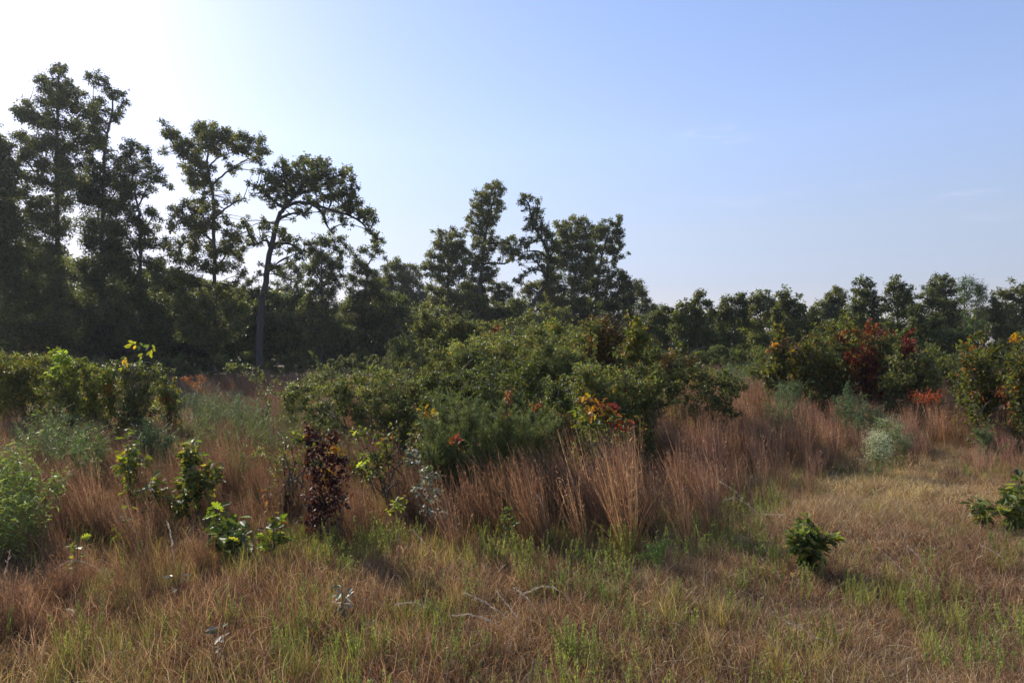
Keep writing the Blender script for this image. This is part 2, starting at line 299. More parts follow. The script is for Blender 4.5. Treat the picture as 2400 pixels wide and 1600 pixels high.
plant('oak_tree', '2', 44, "715 275 18; 740 300 26; 690 305 20; 750 340 34; 800 305 30; 830 275 20; 870 290 30; 920 270 16; 915 300 24; 960 305 24; 990 325 18; 640 345 26; 600 335 16; 640 380 24; 700 370 40; 770 380 42; 840 365 42; 900 360 40; 950 360 34; 530 400 14; 560 425 14; 560 470 11; 600 430 26; 630 470 24; 660 430 34; 690 480 28; 660 520 22; 740 440 38; 730 500 18; 820 430 42; 900 430 42; 980 410 38; 1050 350 24; 1085 325 20; 1110 365 20; 1040 400 34; 1100 420 32; 960 480 36; 1030 470 40; 1100 480 34; 860 490 26; 900 510 22; 1140 510 26; 1090 540 32; 1150 560 30; 1010 550 28; 1050 590 26; 1060 625 14; 950 560 16; 1210 570 24; 1225 600 20; 1190 630 16; 1180 600 20; 1200 665 18; 1240 695 20; 1225 715 14; 1275 715 9; 810 560 22; 850 580 18; 770 605 9; 860 545 12; 980 675 16; 1000 665 10; 940 600 10; 960 620 9; 610 615 22; 640 645 22; 590 655 14; 560 745 20; 530 740 14; 545 690 16; 520 640 14; 500 620 12; 620 700 18; 600 735 12; 720 680 24; 740 700 22; 700 735 20; 760 715 24; 790 755 26; 830 780 22; 800 810 20; 760 780 18; 700 795 12; 590 910 12; 595 850 9; 660 870 20; 680 905 14; 640 990 16; 700 870 18",
      ["595 1500; 590 1250; 602 1080; 625 950; 645 800; 672 680; 700 585; 733 530; 775 485; 820 430; 850 360; 835 285", "728 545; 790 512; 880 515; 950 540; 1050 570; 1130 600; 1190 655; 1230 700; 1275 718", "733 530; 690 520; 650 480; 600 430; 560 425", "735 530; 742 450; 722 350; 715 280", "880 515; 935 560; 960 630; 985 670", "800 460; 880 440; 960 400; 1050 350; 1100 330", "700 600; 760 575; 830 575", "650 770; 625 720; 560 745", "690 640; 650 620; 610 612", "655 760; 700 735; 780 750; 830 780", "630 920; 660 870"],
      'leaning oak with crown arching to the right over clear sky', 'tree', 'oak', 'open-crowned oaks standing above the wood edge', r0=.24, L=.145, Wd=.10, k=8.5, barkc=(.05, .042, .038))
plant('oak_tree', '2', 55, "900 735 30; 930 710 28; 890 770 24; 960 745 26; 1040 720 24; 1070 755 18; 1050 790 20; 1010 760 20; 950 820 40; 1000 850 36; 1040 870 26; 900 840 36; 880 900 36; 940 900 40; 1000 930 40; 1050 920 16; 860 960 36; 930 980 40; 1000 1000 30; 870 1050 46; 950 1070 46; 1010 1080 24; 900 1150 56; 970 1160 46; 1010 1190 36; 900 1250 60; 980 1270 50",
      ["930 1500; 935 1150; 935 900; 930 730", "935 850; 990 790; 1050 745", "934 950; 890 860; 885 770"], 'rounded bushy tree in the gap under the drooping oak limb', 'tree', 'oak', None, r0=.13)
plant('oak_tree', '2', 60, "720 900 26; 760 860 30; 790 900 26; 750 930 36; 820 920 24; 830 860 20; 690 960 26; 730 990 36; 800 980 30; 700 1060 40; 770 1060 40; 830 1040 30; 690 1140 46; 780 1150 50; 840 1120 36; 720 1230 60; 820 1230 50",
      ["770 1500; 765 1150; 765 880", "766 1000; 810 930; 830 870"], 'thin see-through tree just right of the leaning oak trunk', 'tree', 'oaklight', None, r0=.11, k=7)
plant('oak_tree', '2', 57, "530 960 20; 560 930 14; 500 990 24; 550 1010 26; 590 1000 16; 520 1060 34; 580 1070 26; 500 1130 40; 560 1150 40; 510 1220 50; 580 1230 40",
      ["545 1500; 545 1200; 545 960"], 'small tree filling the gap between the two open-crowned oaks', 'tree', 'oakdark', None, r0=.1)
plant('oak_tree', '2', 58, "1125 805 18; 1140 830 18; 1180 775 24; 1235 745 22; 1270 730 16; 1260 785 22; 1290 818 11; 1215 800 16; 1155 850 20; 1185 870 18; 1190 900 22; 1150 900 24; 1230 900 24; 1100 930 30; 1150 950 36; 1215 950 40; 1090 1000 30; 1150 1020 46; 1220 1020 46; 1110 1090 50; 1190 1100 56; 1130 1180 60; 1210 1190 60; 1160 1270 60",
      ["1180 1500; 1180 1150; 1185 950; 1190 870; 1215 820; 1260 760", "1186 900; 1150 850; 1140 820"], 'small oak with a curled tuft of branches on top', 'tree', 'oak', None, r0=.13)
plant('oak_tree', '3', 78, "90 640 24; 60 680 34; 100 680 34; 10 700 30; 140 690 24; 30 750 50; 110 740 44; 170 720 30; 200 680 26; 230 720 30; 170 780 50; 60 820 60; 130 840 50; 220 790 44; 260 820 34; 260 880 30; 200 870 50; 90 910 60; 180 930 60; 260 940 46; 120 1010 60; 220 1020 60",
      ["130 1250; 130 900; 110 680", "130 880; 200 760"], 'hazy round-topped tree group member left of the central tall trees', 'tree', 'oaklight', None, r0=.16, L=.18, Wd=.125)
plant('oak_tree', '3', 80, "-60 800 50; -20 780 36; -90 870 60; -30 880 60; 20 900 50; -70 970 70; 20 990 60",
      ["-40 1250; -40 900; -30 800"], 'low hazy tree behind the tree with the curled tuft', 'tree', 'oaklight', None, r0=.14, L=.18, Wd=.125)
plant('oak_tree', '3', 60, "395 445 24; 430 445 24; 470 465 34; 500 445 26; 545 455 24; 400 490 30; 470 520 46; 530 520 36; 560 500 20; 370 530 34; 430 560 50; 330 575 20; 340 600 24; 300 590 12; 390 610 46; 470 610 50; 540 600 36; 320 650 26; 290 690 22; 260 685 12; 380 690 46; 460 690 46; 530 690 40; 340 740 30; 400 770 46; 480 780 50; 330 820 36; 390 850 46; 460 870 46; 340 920 40; 420 940 60; 500 900 46; 560 560 34; 570 640 36; 560 740 40; 570 820 46; 580 900 46; 560 980 46; 300 980 46",
      ["445 1250; 450 1000; 455 750; 450 500", "452 800; 380 730; 300 690", "452 700; 400 620; 340 580", "452 650; 520 560; 545 470"], 'broad rounded oak joined to the left of the tallest central tree', 'tree', 'oaklight', None, r0=.17, L=.145, Wd=.10)
plant('oak_tree', '3', 57, "800 78 14; 815 95 16; 780 95 20; 735 105 18; 830 120 16; 855 130 8; 760 125 24; 725 130 14; 690 160 22; 655 170 16; 720 175 30; 775 165 30; 810 175 22; 645 200 14; 690 215 32; 740 230 36; 790 220 30; 825 235 20; 850 265 9; 820 280 22; 635 250 20; 670 270 32; 730 285 38; 790 290 30; 625 300 22; 670 320 36; 735 340 36; 785 330 26; 595 330 18; 620 360 26; 680 380 36; 735 390 28; 760 380 16; 590 390 20; 580 430 16; 640 425 30; 700 440 30; 750 435 20; 775 420 12; 650 480 24; 700 500 32; 760 480 26; 800 470 14; 790 510 28; 840 495 18; 870 520 22; 900 480 22; 930 495 20; 915 465 14; 950 540 14; 920 560 20; 870 560 26; 830 550 30; 760 560 36; 690 560 36; 640 540 28; 895 600 20; 900 630 14; 870 640 12; 820 620 14; 730 620 34; 660 620 40; 600 640 34; 780 660 18; 720 690 40; 650 690 40; 770 720 18; 620 760 40; 690 770 45; 745 765 24; 640 850 46; 700 860 40; 600 880 40; 650 940 50; 710 940 40",
      ["660 1250; 665 1050; 675 850; 690 700; 702 580; 718 450; 745 320; 770 220; 800 100", "697 660; 760 652; 830 658; 870 650; 905 625; 915 560; 930 500", "712 500; 790 510; 850 500; 900 480", "740 340; 680 290; 650 250", "765 240; 710 190; 680 165", "720 440; 650 380; 610 350", "690 700; 640 620; 600 640"],
      'tall columnar oak, highest of the central trees, with a side limb reaching right', 'tree', 'oaklight', None, r0=.19, L=.135, Wd=.095)
plant('oak_tree', '3', 54, "990 175 16; 1020 185 18; 975 210 16; 955 235 11; 990 240 16; 1050 195 18; 1085 205 14; 1100 225 10; 1000 270 12; 1060 265 16; 1090 275 18; 1120 290 14; 1050 300 18; 1085 320 24; 1035 340 20; 1000 345 11; 1070 360 28; 1110 370 22; 1020 390 22; 1000 415 14; 1060 410 32; 1110 410 30; 1150 425 24; 1100 460 32; 1165 460 26; 1060 490 18; 980 480 14; 975 495 16; 1020 515 22; 1000 540 20; 960 570 16; 945 590 16; 960 625 14; 985 600 20; 1020 600 18; 960 662 10; 1060 590 20; 1090 610 20; 1050 625 12; 1140 500 30; 1190 500 26; 1160 550 34; 1210 560 36; 1120 590 24; 1160 620 36; 1210 640 36; 1120 670 20; 1180 700 36; 1060 698 16; 1000 720 18; 975 740 18; 1035 705 12; 965 760 12; 1150 730 20; 1200 760 36; 920 775 16; 945 785 14; 970 800 14; 1160 790 26",
      ["950 1300; 965 1100; 1005 1010; 1050 940; 1105 860; 1145 780; 1155 700; 1160 620; 1135 530; 1100 460; 1060 380; 1035 300; 1025 240; 990 185", "1148 760; 1115 695; 1085 650; 1040 620; 985 600", "1160 620; 1110 580; 1060 568; 1000 572; 955 590", "1130 700; 1085 698; 1035 706; 980 745", "1100 450; 1060 500; 1020 520; 975 490", "1045 320; 1080 270; 1090 210", "1160 620; 1200 560; 1190 480", "1090 870; 1040 830; 960 790"],
      'crooked oak leaning right then back left with bare dark limbs', 'tree', 'oak', None, r0=.2, L=.135, Wd=.095, barkc=(.06, .05, .045))
plant('oak_tree', '3', 58, "1215 365 14; 1225 395 20; 1260 400 28; 1295 375 22; 1335 335 20; 1350 355 24; 1385 345 22; 1420 340 18; 1430 365 18; 1320 410 36; 1380 400 36; 1420 410 26; 1250 450 34; 1310 470 40; 1370 470 42; 1420 460 28; 1240 510 40; 1310 540 46; 1380 540 46; 1430 520 26; 1250 590 46; 1320 610 50; 1390 610 46; 1260 670 50; 1340 690 50; 1410 690 40; 1240 750 46; 1320 770 50; 1390 770 50; 1260 840 50; 1350 850 50; 1420 850 40; 1280 920 50; 1370 940 50; 1240 960 40; 1440 480 36; 1450 560 42; 1440 640 42; 1450 740 46; 1180 640 36; 1170 720 42; 1190 820 46; 1180 900 46",
      ["1325 1230; 1328 1100; 1340 900; 1358 680; 1355 500; 1365 380", "1350 760; 1290 650; 1260 560", "1354 640; 1400 560; 1410 470", "1355 520; 1300 460; 1260 410"], 'dense tree above a slender pale straight trunk, middle of the right central clump', 'tree', 'oaklight', None, r0=.14, L=.145, Wd=.10, barkc=(.16, .14, .12))
plant('oak_tree', '3', 61, "1600 350 18; 1655 340 18; 1670 355 14; 1610 375 20; 1650 385 22; 1530 385 26; 1500 405 22; 1480 440 26; 1560 420 36; 1620 430 34; 1665 435 24; 1690 455 10; 1510 470 42; 1590 490 42; 1650 500 30; 1675 520 20; 1470 530 36; 1540 550 44; 1600 560 44; 1650 570 28; 1670 605 18; 1490 610 44; 1550 640 40; 1630 625 26; 1625 670 22; 1470 690 44; 1540 710 40; 1630 720 28; 1600 750 28; 1500 780 50; 1570 800 46; 1450 840 46; 1530 870 50; 1490 940 56; 1570 950 50",
      ["1490 1250; 1500 1000; 1515 750; 1540 600; 1575 480; 1600 380", "1525 660; 1600 640; 1640 600", "1540 590; 1500 520; 1490 440", "1565 500; 1630 470; 1655 380"], 'dense tree with a ragged right edge ending the central clump', 'tree', 'oak', None, r0=.17, L=.145, Wd=.10)
plant('oak_tree', '3', 56, "1680 735 28; 1660 770 28; 1710 760 34; 1740 790 34; 1640 810 36; 1700 830 46; 1760 840 28; 1620 880 46; 1690 910 54; 1750 900 36; 1640 960 54; 1720 980 50; 1590 960 40",
      ["1690 1250; 1690 950; 1695 760"], 'low dark domed tree at the foot of the central clump', 'tree', 'oakdark', None, r0=.13)
plant('oak_tree', '3', 74, "1790 800 22; 1820 830 28; 1845 870 24; 1790 860 30; 1830 910 34; 1870 920 28; 1860 960 28; 1900 950 18; 1925 965 12; 1800 960 40; 1880 990 34; 1840 1010 40",
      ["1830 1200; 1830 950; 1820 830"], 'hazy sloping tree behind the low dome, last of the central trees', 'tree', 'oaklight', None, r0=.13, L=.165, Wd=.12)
plant('oak_tree', '3', 66, "780 795 22; 760 830 28; 810 820 24; 850 800 22; 870 830 24; 800 870 34; 850 870 30; 900 840 18; 895 880 28; 770 910 40; 840 930 40; 910 930 30; 800 980 50; 890 990 46",
      ["830 1250; 830 1000; 820 830"], 'low tree directly below the sky gap right of the columnar oak', 'tree', 'oak', None, r0=.12)
plant('oak_tree', '3', 63, "1010 820 24; 985 850 22; 1050 810 26; 1090 820 26; 1030 860 30; 1090 870 30; 990 900 26; 1120 920 36; 1060 930 40; 1150 870 34; 1130 980 46; 1040 990 30; 1190 920 50; 1190 1000 50",
      ["1090 1250; 1090 1000; 1080 840"], 'low tree behind the base of the crooked oak', 'tree', 'oaklight', None, r0=.12)
# right-hand tree line
RT = 'low trees along the right skyline'
def rt(D, cl, trunk, label, pal='oak', **k): plant('oak_tree', '4', D, cl, trunk, label, 'tree', pal, RT, L=k.pop('L', .14), Wd=k.pop('Wd', .095), r0=.1, **k)
rt(42, "150 325 22; 170 345 26; 120 345 26; 200 345 22; 90 380 34; 150 400 44; 210 410 40; 60 440 44; 120 470 50; 190 490 50; 80 540 50; 160 560 50", ["150 700; 150 400"], 'first low tree of the right skyline, touching the central wood')
rt(40, "355 220 14; 340 245 20; 370 250 22; 330 280 26; 395 285 24; 290 290 16; 285 320 26; 350 330 44; 250 340 22; 420 310 16; 240 380 40; 300 400 44; 380 400 44; 430 290 14; 440 350 34; 250 470 50; 340 480 50; 420 470 50; 280 550 50; 370 560 50", ["345 700; 348 450; 352 230"], 'pointed bushy tree with a narrow tip on the right skyline')
rt(43, "520 270 20; 560 270 24; 630 240 14; 625 265 20; 590 290 30; 640 300 30; 500 300 20; 540 330 40; 610 350 40; 490 380 40; 560 410 50; 640 410 40; 500 480 50; 590 490 50; 540 560 50; 630 560 50", ["580 700; 580 450; 590 290"], 'lumpy green tree between the pointed tree and the flat-topped tree')
rt(44, "700 245 20; 750 245 24; 680 275 24; 730 285 36; 790 265 26; 815 285 16; 770 310 36; 700 340 40; 770 370 40; 720 420 50; 700 510 50; 760 500 50; 730 570 50", ["735 700; 735 450; 740 290"], 'flat-topped leafy tree in the right skyline', 'oaklight')
rt(38, "850 230 18; 870 250 22; 900 245 22; 970 250 12; 890 285 32; 940 285 26; 840 320 26; 980 300 22; 900 340 46; 960 350 40; 1010 330 18; 840 380 36; 1030 370 22; 900 420 50; 980 420 46; 1030 430 34; 850 470 46; 930 500 50; 1010 500 44; 880 570 46; 970 570 46", ["930 700; 930 450; 890 260"], 'dense dark tree with a notched top left of the dip in the skyline')
rt(54, "1190 215 26; 1230 225 26; 1150 245 24; 1210 260 40; 1120 290 24; 1160 310 40; 1240 300 30; 1100 340 24; 1150 370 46; 1220 370 46; 1110 420 40; 1180 450 50; 1110 510 50; 1190 530 50", ["1190 700; 1190 400; 1200 240"], 'rounded hazy tree right of the dip in the skyline', 'oaklight', L=.135, Wd=.095)
rt(46, "1060 330 14; 1080 350 20; 1050 370 20; 1080 400 34; 1060 450 36; 1100 470 40; 1070 540 46", ["1075 700; 1075 370"], 'small tree filling the dip in the right skyline')
rt(41, "1360 140 12; 1385 150 16; 1420 165 14; 1350 175 20; 1390 190 24; 1430 180 12; 1310 205 13; 1340 225 28; 1400 240 30; 1440 230 16; 1310 260 20; 1370 280 36; 1440 280 30; 1300 310 34; 1360 340 46; 1430 350 44; 1270 380 44; 1340 410 50; 1420 430 50; 1290 480 50; 1380 500 50", ["1375 700; 1375 400; 1375 200; 1370 145"], 'tree with a rounded raised tip above the red-leaved bush', 'green')
rt(42, "1575 125 9; 1570 150 16; 1540 170 14; 1600 165 14; 1550 195 24; 1610 200 20; 1665 190 12; 1640 215 16; 1520 225 22; 1580 240 36; 1640 250 22; 1490 260 18; 1540 280 36; 1610 290 36; 1660 290 18; 1500 320 34; 1570 350 46; 1640 350 36; 1510 410 46; 1600 430 50; 1530 500 50; 1620 510 50", ["1575 700; 1575 400; 1575 140", "1578 300; 1630 230; 1665 190"], 'spiky-topped tree with upswept branches right of the rounded tip', 'green')
rt(50, "1830 135 20; 1870 130 20; 1790 170 26; 1850 175 34; 1910 155 26; 1770 215 26; 1830 230 46; 1900 220 40; 1940 210 18; 1720 250 20; 1770 280 40; 1840 300 46; 1920 290 40; 1960 270 18; 1710 320 40; 1790 360 50; 1880 370 50; 1960 350 34; 1740 440 50; 1840 450 50; 1930 450 50; 1780 530 50; 1880 540 50", ["1850 700; 1850 400; 1860 160"], 'big round-headed tree, widest of the right skyline')
plant('pine_tree', '4', 45, "1990 135 9; 1985 165 14; 2015 170 14; 1965 185 12; 2000 200 16; 2030 160 9; 2040 205 12; 1975 230 12; 2010 245 16; 2060 170 9; 2070 200 18; 2090 190 12; 2095 215 12; 2075 245 14; 2120 250 9; 2110 270 12; 2060 290 18; 2090 320 12; 2000 300 14; 2070 350 16; 1990 350 14; 2100 370 14; 2040 400 20; 2080 430 24",
      ["1990 700; 1988 420; 1985 140", "2060 700; 2055 500; 2060 350; 2075 190", "1988 300; 2010 250; 2035 200", "2060 380; 2090 320; 2115 255"], 'thin feathery young pines showing sky between their branches', 'tree', 'pine', None, L=.28, Wd=.035, r0=.07, k=8)
rt(48, "2200 230 18; 2165 270 22; 2230 250 26; 2300 205 24; 2330 215 26; 2270 250 30; 2370 210 34; 2190 310 36; 2260 320 46; 2340 290 50; 2400 260 40; 2160 360 36; 2220 390 50; 2310 390 50; 2390 370 50; 2180 460 50; 2270 470 50; 2370 480 50", ["2300 700; 2300 400; 2320 230"], 'tree with warm-tinted leaves at the far right edge of the skyline', 'oaklight')
rt(37, "1660 350 30; 1710 370 30; 1690 410 46; 1760 430 46; 1820 410 30; 1650 470 46; 1730 500 50; 1810 490 50; 1890 480 40; 1700 570 50; 1790 580 50; 1870 570 46; 1950 540 46; 1960 460 30; 2000 500 40; 2040 560 46", ["1780 720; 1780 450"], 'dark shaded thicket tree below the big round-headed tree', 'oakdark')

# shaded understory: a few models copied
def understory_model(pal, h, w, n):
    D = 400.; cl = []      # built in place at the origin with scaled pixels
    root = empty('understory_tree', (0, 0, 0)); tb = MB(); lb = MB(); base = np.zeros(3)
    tops = []
    for s in range(3):
        e = np.array([rng.normal()*w*.22, rng.normal()*w*.22, h*rng.uniform(.6, .9)])
        cp = curve([base+[s*.12-.12, 0, -.1], e*.4+[rng.normal()*.15, 0, .2], e], 4, .03); tube(tb, cp, .07*np.linspace(1, .2, len(cp)), BARKC, 6); tops += list(cp[2:])
    tops = np.array(tops)
    for i in range(n):
        t = rng.random(); z = h*(.07+.85*t); rad = w*.55*math.sin(math.pi*(.28+.66*t))**.8
        a = rng.random()*6.283; q = rad*math.sqrt(rng.random())
        c = np.array([math.cos(a)*q, math.sin(a)*q, z]); R = rng.uniform(.30, .62)*(1-.35*t)
        cluster(lb, c, R, .15, .10, pal, 8.5, KITE, math.exp(rng.normal()*.2))
        o = tops[np.argmin(np.linalg.norm(tops-c, axis=1))]; tube(tb, np.array([o, (o+c)/2+[0, 0, -.05], c]), .016*np.array([1, .7, .4]), BARKC, 4)
    tb.build('trunk', M_BARK, root, (0, 0, 0), True); lb.build('crown', M_LEAF, root)
    return root
def copy_tree(o):
    c = o.copy(); COL.objects.link(c)
    for ch in list(o.children):
        d = ch.copy(); COL.objects.link(d); d.parent = c
    return c
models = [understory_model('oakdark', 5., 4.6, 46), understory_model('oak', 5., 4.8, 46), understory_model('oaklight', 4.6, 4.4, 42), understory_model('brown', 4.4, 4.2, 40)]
used = set()
def under(px, D, h, m, label, group):
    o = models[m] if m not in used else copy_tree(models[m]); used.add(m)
    x = (px-1200)/F*D; o.location = (x, D, float(gz(x, D))-.05); s = h/5.
    o.rotation_euler = (0, 0, rng.random()*6.28); o.scale = (s*rng.uniform(.9, 1.25), s*rng.uniform(.9, 1.25), s)
    tag(o, label, 'tree', group)
def toppx(px):  # height line of the understory in the photograph
    return np.interp(px, [-200, 0, 400, 560, 700, 800, 1000, 1200, 1400, 1500, 1600, 2600], [590, 590, 625, 650, 660, 650, 660, 665, 680, 715, 785, 780])
px = -180
while px < 1560:
    D = rng.uniform(55, 61); t = toppx(px)+rng.uniform(0, 60)
    m = rng.choice([0, 1, 2, 3], p=[.25, .30, .33, .12]) if px < 700 else rng.choice([0, 1, 2, 3], p=[.15, .3, .3, .25])  # pale-leaved models at left stand in for sunlit clumps, by leaf colour
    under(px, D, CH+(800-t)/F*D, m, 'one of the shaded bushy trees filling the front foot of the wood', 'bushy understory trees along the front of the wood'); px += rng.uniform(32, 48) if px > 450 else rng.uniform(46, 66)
px = -220
while px < 1600:
    D = rng.uniform(66, 80); t = toppx(px)-10+rng.uniform(0, 70)-(60 if px < 400 else 0)
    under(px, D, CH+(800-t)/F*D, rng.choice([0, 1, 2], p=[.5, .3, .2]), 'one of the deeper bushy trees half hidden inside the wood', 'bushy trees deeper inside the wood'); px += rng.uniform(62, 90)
px = -150
while px < 1500:   # low dark fringe at the very edge
    D = rng.uniform(38, 43); t = 835+rng.uniform(-14, 14) - (30 if px > 900 else 0)
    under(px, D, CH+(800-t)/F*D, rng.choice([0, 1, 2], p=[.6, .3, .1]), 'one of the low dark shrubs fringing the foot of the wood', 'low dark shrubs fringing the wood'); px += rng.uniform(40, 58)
px = 1500
while px < 2560:
    D = rng.uniform(50, 62); t = 722+rng.uniform(-24, 26)
    under(px, D, CH+(800-t)/F*D, rng.choice([0, 1, 2], p=[.4, .4, .2]), 'one of the bushy trees behind the right skyline trees', 'bushy trees behind the right skyline'); px += rng.uniform(42, 60)
px = 1480
while px < 2560:
    D = rng.uniform(31, 35); t = 815+rng.uniform(-15, 15)
    under(px, D, CH+(800-t)/F*D, rng.choice([0, 1], p=[.7, .3]), 'one of the dark shrubs at the foot of the right skyline trees', 'dark shrubs below the right skyline trees'); px += rng.uniform(34, 50)

# ------------------------------------------------------------------ bushes of the middle distance
def bush(name, frame, D, cl, label, pal, L=.06, Wd=.032, r0=.018, k=9., tmpl=KITE, stems=7, group=None, cat='bush', **kw):
    kw.setdefault('skirt', name in ('shrub', 'oak_sapling', 'autumn_olive', 'red_maple', 'sapling_tree') and D > 10); kw.setdefault('fill', 1 if D > 10 else 0)
    return plant(name, frame, D, cl, [], label, cat, pal, group, L, Wd, r0, k, tmpl, .8, (.09, .065, .05), None, stems, ('stem', 'foliage'), **kw)
c = PI
bush('shrub', '8', 26, "60 130 90; 180 110 90; 60 250 110; 200 230 110; 120 60 60; 120 330 110; 240 330 90; 60 20 50", 'grey-green bush left of the twin dark shadow hollows, high in the thicket', 'oaklight', .09, .055)
bush('shrub', '8', 25, "330 150 80; 420 110 80; 500 180 90; 400 250 110; 540 280 110; 330 330 90; 460 380 110; 600 200 70; 300 60 40; 450 50 40; 560 100 50", 'olive-brown bush at the upper left of the thicket', 'olive', .09, .05)
bush('sapling_tree', '8', 20, "820 145 26 %d; 815 175 24 %d; 790 195 20 %d; 850 215 16 %d; 800 290 30 %d; 700 250 80; 640 310 90; 760 340 90; 880 250 60 %d; 720 420 100; 880 380 90; 620 420 80" % (c['scarlet'], c['scarlet'], c['crimson'], c['crimson'], c['red'], c['yelgreen']),
     'green sapling with bright red leaf clumps near its top', 'olive', .08, .05)
bush('shrub', '8', 24, "1440 95 40; 1400 150 60; 1480 150 50; 1440 220 80; 1350 230 70; 1530 240 60; 1300 170 40; 1420 320 100; 1280 300 80; 1560 330 90", 'yellow-green tree sapling standing left of the pale slender trunk', 'yelgreen', .09, .055)
bush('shrub', '8', 22, "1000 200 70; 1080 270 90; 1180 230 80; 940 330 80; 1100 370 100; 1250 330 90; 1000 440 90; 1180 440 100; 1330 420 90", 'mid green bush behind the middle of the thicket', 'green', .08, .045)
bush('oak_sapling', '8', 16, "1950 60 40; 1940 110 50; 1900 150 50; 2000 140 60; 1940 200 80; 1860 240 60; 2060 200 80; 1990 270 90; 1900 320 100; 2050 330 100; 1830 370 90; 1980 420 110; 2090 450 100; 1880 480 110",
     'tallest rusty-brown oak bush at the top of the thicket', 'brown', .09, .05, k=7)
bush('oak_sapling', '8', 17, "2310 60 40; 2290 110 50; 2330 150 50; 2280 180 60; 2220 130 30; 2350 220 70; 2250 260 90; 2370 310 90; 2200 350 100; 2330 410 100; 2420 400 80; 2240 480 110; 2400 500 100",
     'yellowish-green pointed bush beside the rusty-brown oak bush', 'mixgold', .085, .05, k=7)
bush('autumn_olive', '8', 14.5, "1250 400 90; 1380 380 90; 1500 400 90; 1620 430 90; 1180 500 110; 1320 510 120; 1460 520 120; 1600 540 120; 1720 500 100; 1100 620 110; 1240 650 120; 1400 680 120; 1560 680 120; 1700 650 110; 1150 780 110; 1320 800 120; 1480 800 120; 1640 800 110",
     'broad grey-green shrub forming the middle of the thicket', 'olive', .05, .024, k=7)
bush('autumn_olive', '8', 15.5, "300 500 60; 400 450 60; 480 420 60; 560 440 50; 660 460 60; 760 480 60; 360 560 80; 480 640 60; 640 640 80; 780 600 90; 900 560 100; 1010 520 100; 400 720 100; 560 760 100; 720 740 100; 880 700 110; 1000 680 100",
     'arching pale green shrub around two dark hollows', 'sagegreen', .05, .024, k=5.5)
bush('autumn_olive', '6', 12.5, "640 260 50; 760 230 50; 860 220 50; 960 190 40; 560 320 50; 680 330 60; 800 310 60; 920 290 60; 1040 240 50; 1120 270 50; 1200 260 50; 500 300 40; 420 330 36; 420 420 40; 540 420 50; 860 400 60; 1000 370 60; 1120 370 60; 1220 350 50; 760 440 40; 920 500 60; 1040 480 60; 1150 470 60; 880 580 50; 1000 590 50; 1120 580 50; 650 450 26; 590 500 26",
     'low spreading green shrub with arching twigs at the front left of the thicket', 'olive', .05, .026, k=6)
bush('shrub', '8', 12, "1700 560 90 %d; 1850 580 100; 2000 600 110; 2150 620 110; 2300 620 100; 1760 700 100 %d; 1900 740 110; 2060 760 110; 2220 760 110 %d; 2360 740 100; 1820 860 90; 1960 880 80; 2120 890 110; 2280 880 100; 2420 840 90; 1600 880 80; 1700 900 70; 2200 980 90; 2340 960 80; 2460 700 90; 2500 600 80" % (c['olive'], c['mixgold'], c['brown']),
     'olive-leaved bush with brownish tinge on the right side of the thicket', 'olive', .06, .03, k=7)
bush('shrub', '7', 13.5, "1180 300 50; 1260 320 60 %d; 1340 350 50; 1400 330 34 %d; 1220 400 70; 1320 430 60; 1420 400 50; 1480 420 40; 1180 480 60; 1300 520 60; 1460 480 40 %d; 1540 440 30 %d; 1600 430 40; 1660 470 50; 1500 520 50; 1640 540 50; 1720 500 40" % (c['brown'], c['brown'], c['yelgreen'], c['yelgreen']),
     'bush with brown and yellow leaves reaching to the gap before the red grasses', 'green', .065, .038, k=7)
bush('shrub', '0', 13.5, "690 905 16; 720 890 18; 760 885 20; 800 890 22; 850 885 22; 900 890 24; 950 895 24; 680 930 14; 740 925 20; 800 930 24; 870 930 26; 940 935 26; 760 965 18; 840 970 22; 910 975 24; 980 930 26; 1000 980 24", 'pale green brambly shrub arching along the left front of the thicket', 'sagegreen', .05, .026, k=7, fill=2)
bush('shrub', '0', 11, "1010 900 22; 1050 890 24; 1100 885 24; 1150 890 24; 1200 895 26; 1250 905 26; 1300 915 26; 1040 930 24; 1100 925 26; 1180 935 26; 1260 945 26; 1320 950 24; 1220 980 24; 1290 985 24; 1000 950 22", 'fresh green shrub directly behind and above the feathery cedar', 'green', .05, .026, k=8, fill=2)
bush('shrub', '0', 17, "1020 830 22; 1070 820 24; 1120 815 24; 1180 805 26; 1240 800 26; 1300 800 26; 1360 800 26; 1040 860 24; 1110 850 26; 1190 840 28; 1270 835 28; 1340 835 28; 1420 830 28; 1480 845 26; 1540 860 24; 1580 880 20", 'broad mid-green shrub bridging the back of the thicket', 'olive', .06, .032, k=8, fill=2)
bush('shrub', '0', 30, "960 800 26; 1020 790 26; 1080 785 28; 1140 780 28; 1200 775 28; 1260 780 28; 990 830 28; 1060 820 28; 1130 815 28; 1210 815 28; 1290 800 28; 1340 790 26", 'olive bush line member between the thicket and the central trees', 'oaklight', .10, .065, k=8, fill=2)
bush('shrub', '0', 22, "1790 850 22; 1850 845 24; 1910 835 26; 1970 830 28; 2030 830 28; 2090 835 28; 2150 845 26; 2210 855 24; 2270 850 24; 2330 840 26; 2390 840 26; 1830 885 24; 1900 880 26; 1980 875 28; 2060 875 28; 2130 885 26", 'long low dark green shrub band behind the autumn-coloured right bushes', 'oak', .07, .04, k=7, fill=2)
bush('bramble', '0', 9.0, "850 1015 16; 885 1025 17; 925 1030 17; 965 1040 16; 870 1060 17; 915 1075 18; 960 1085 16; 990 1070 14; 840 1100 16; 890 1115 16; 940 1130 15", 'loose brambly brush between the maroon shrub and the silvery vine', 'duskgold', .05, .03, k=4, fill=2, stems=12)
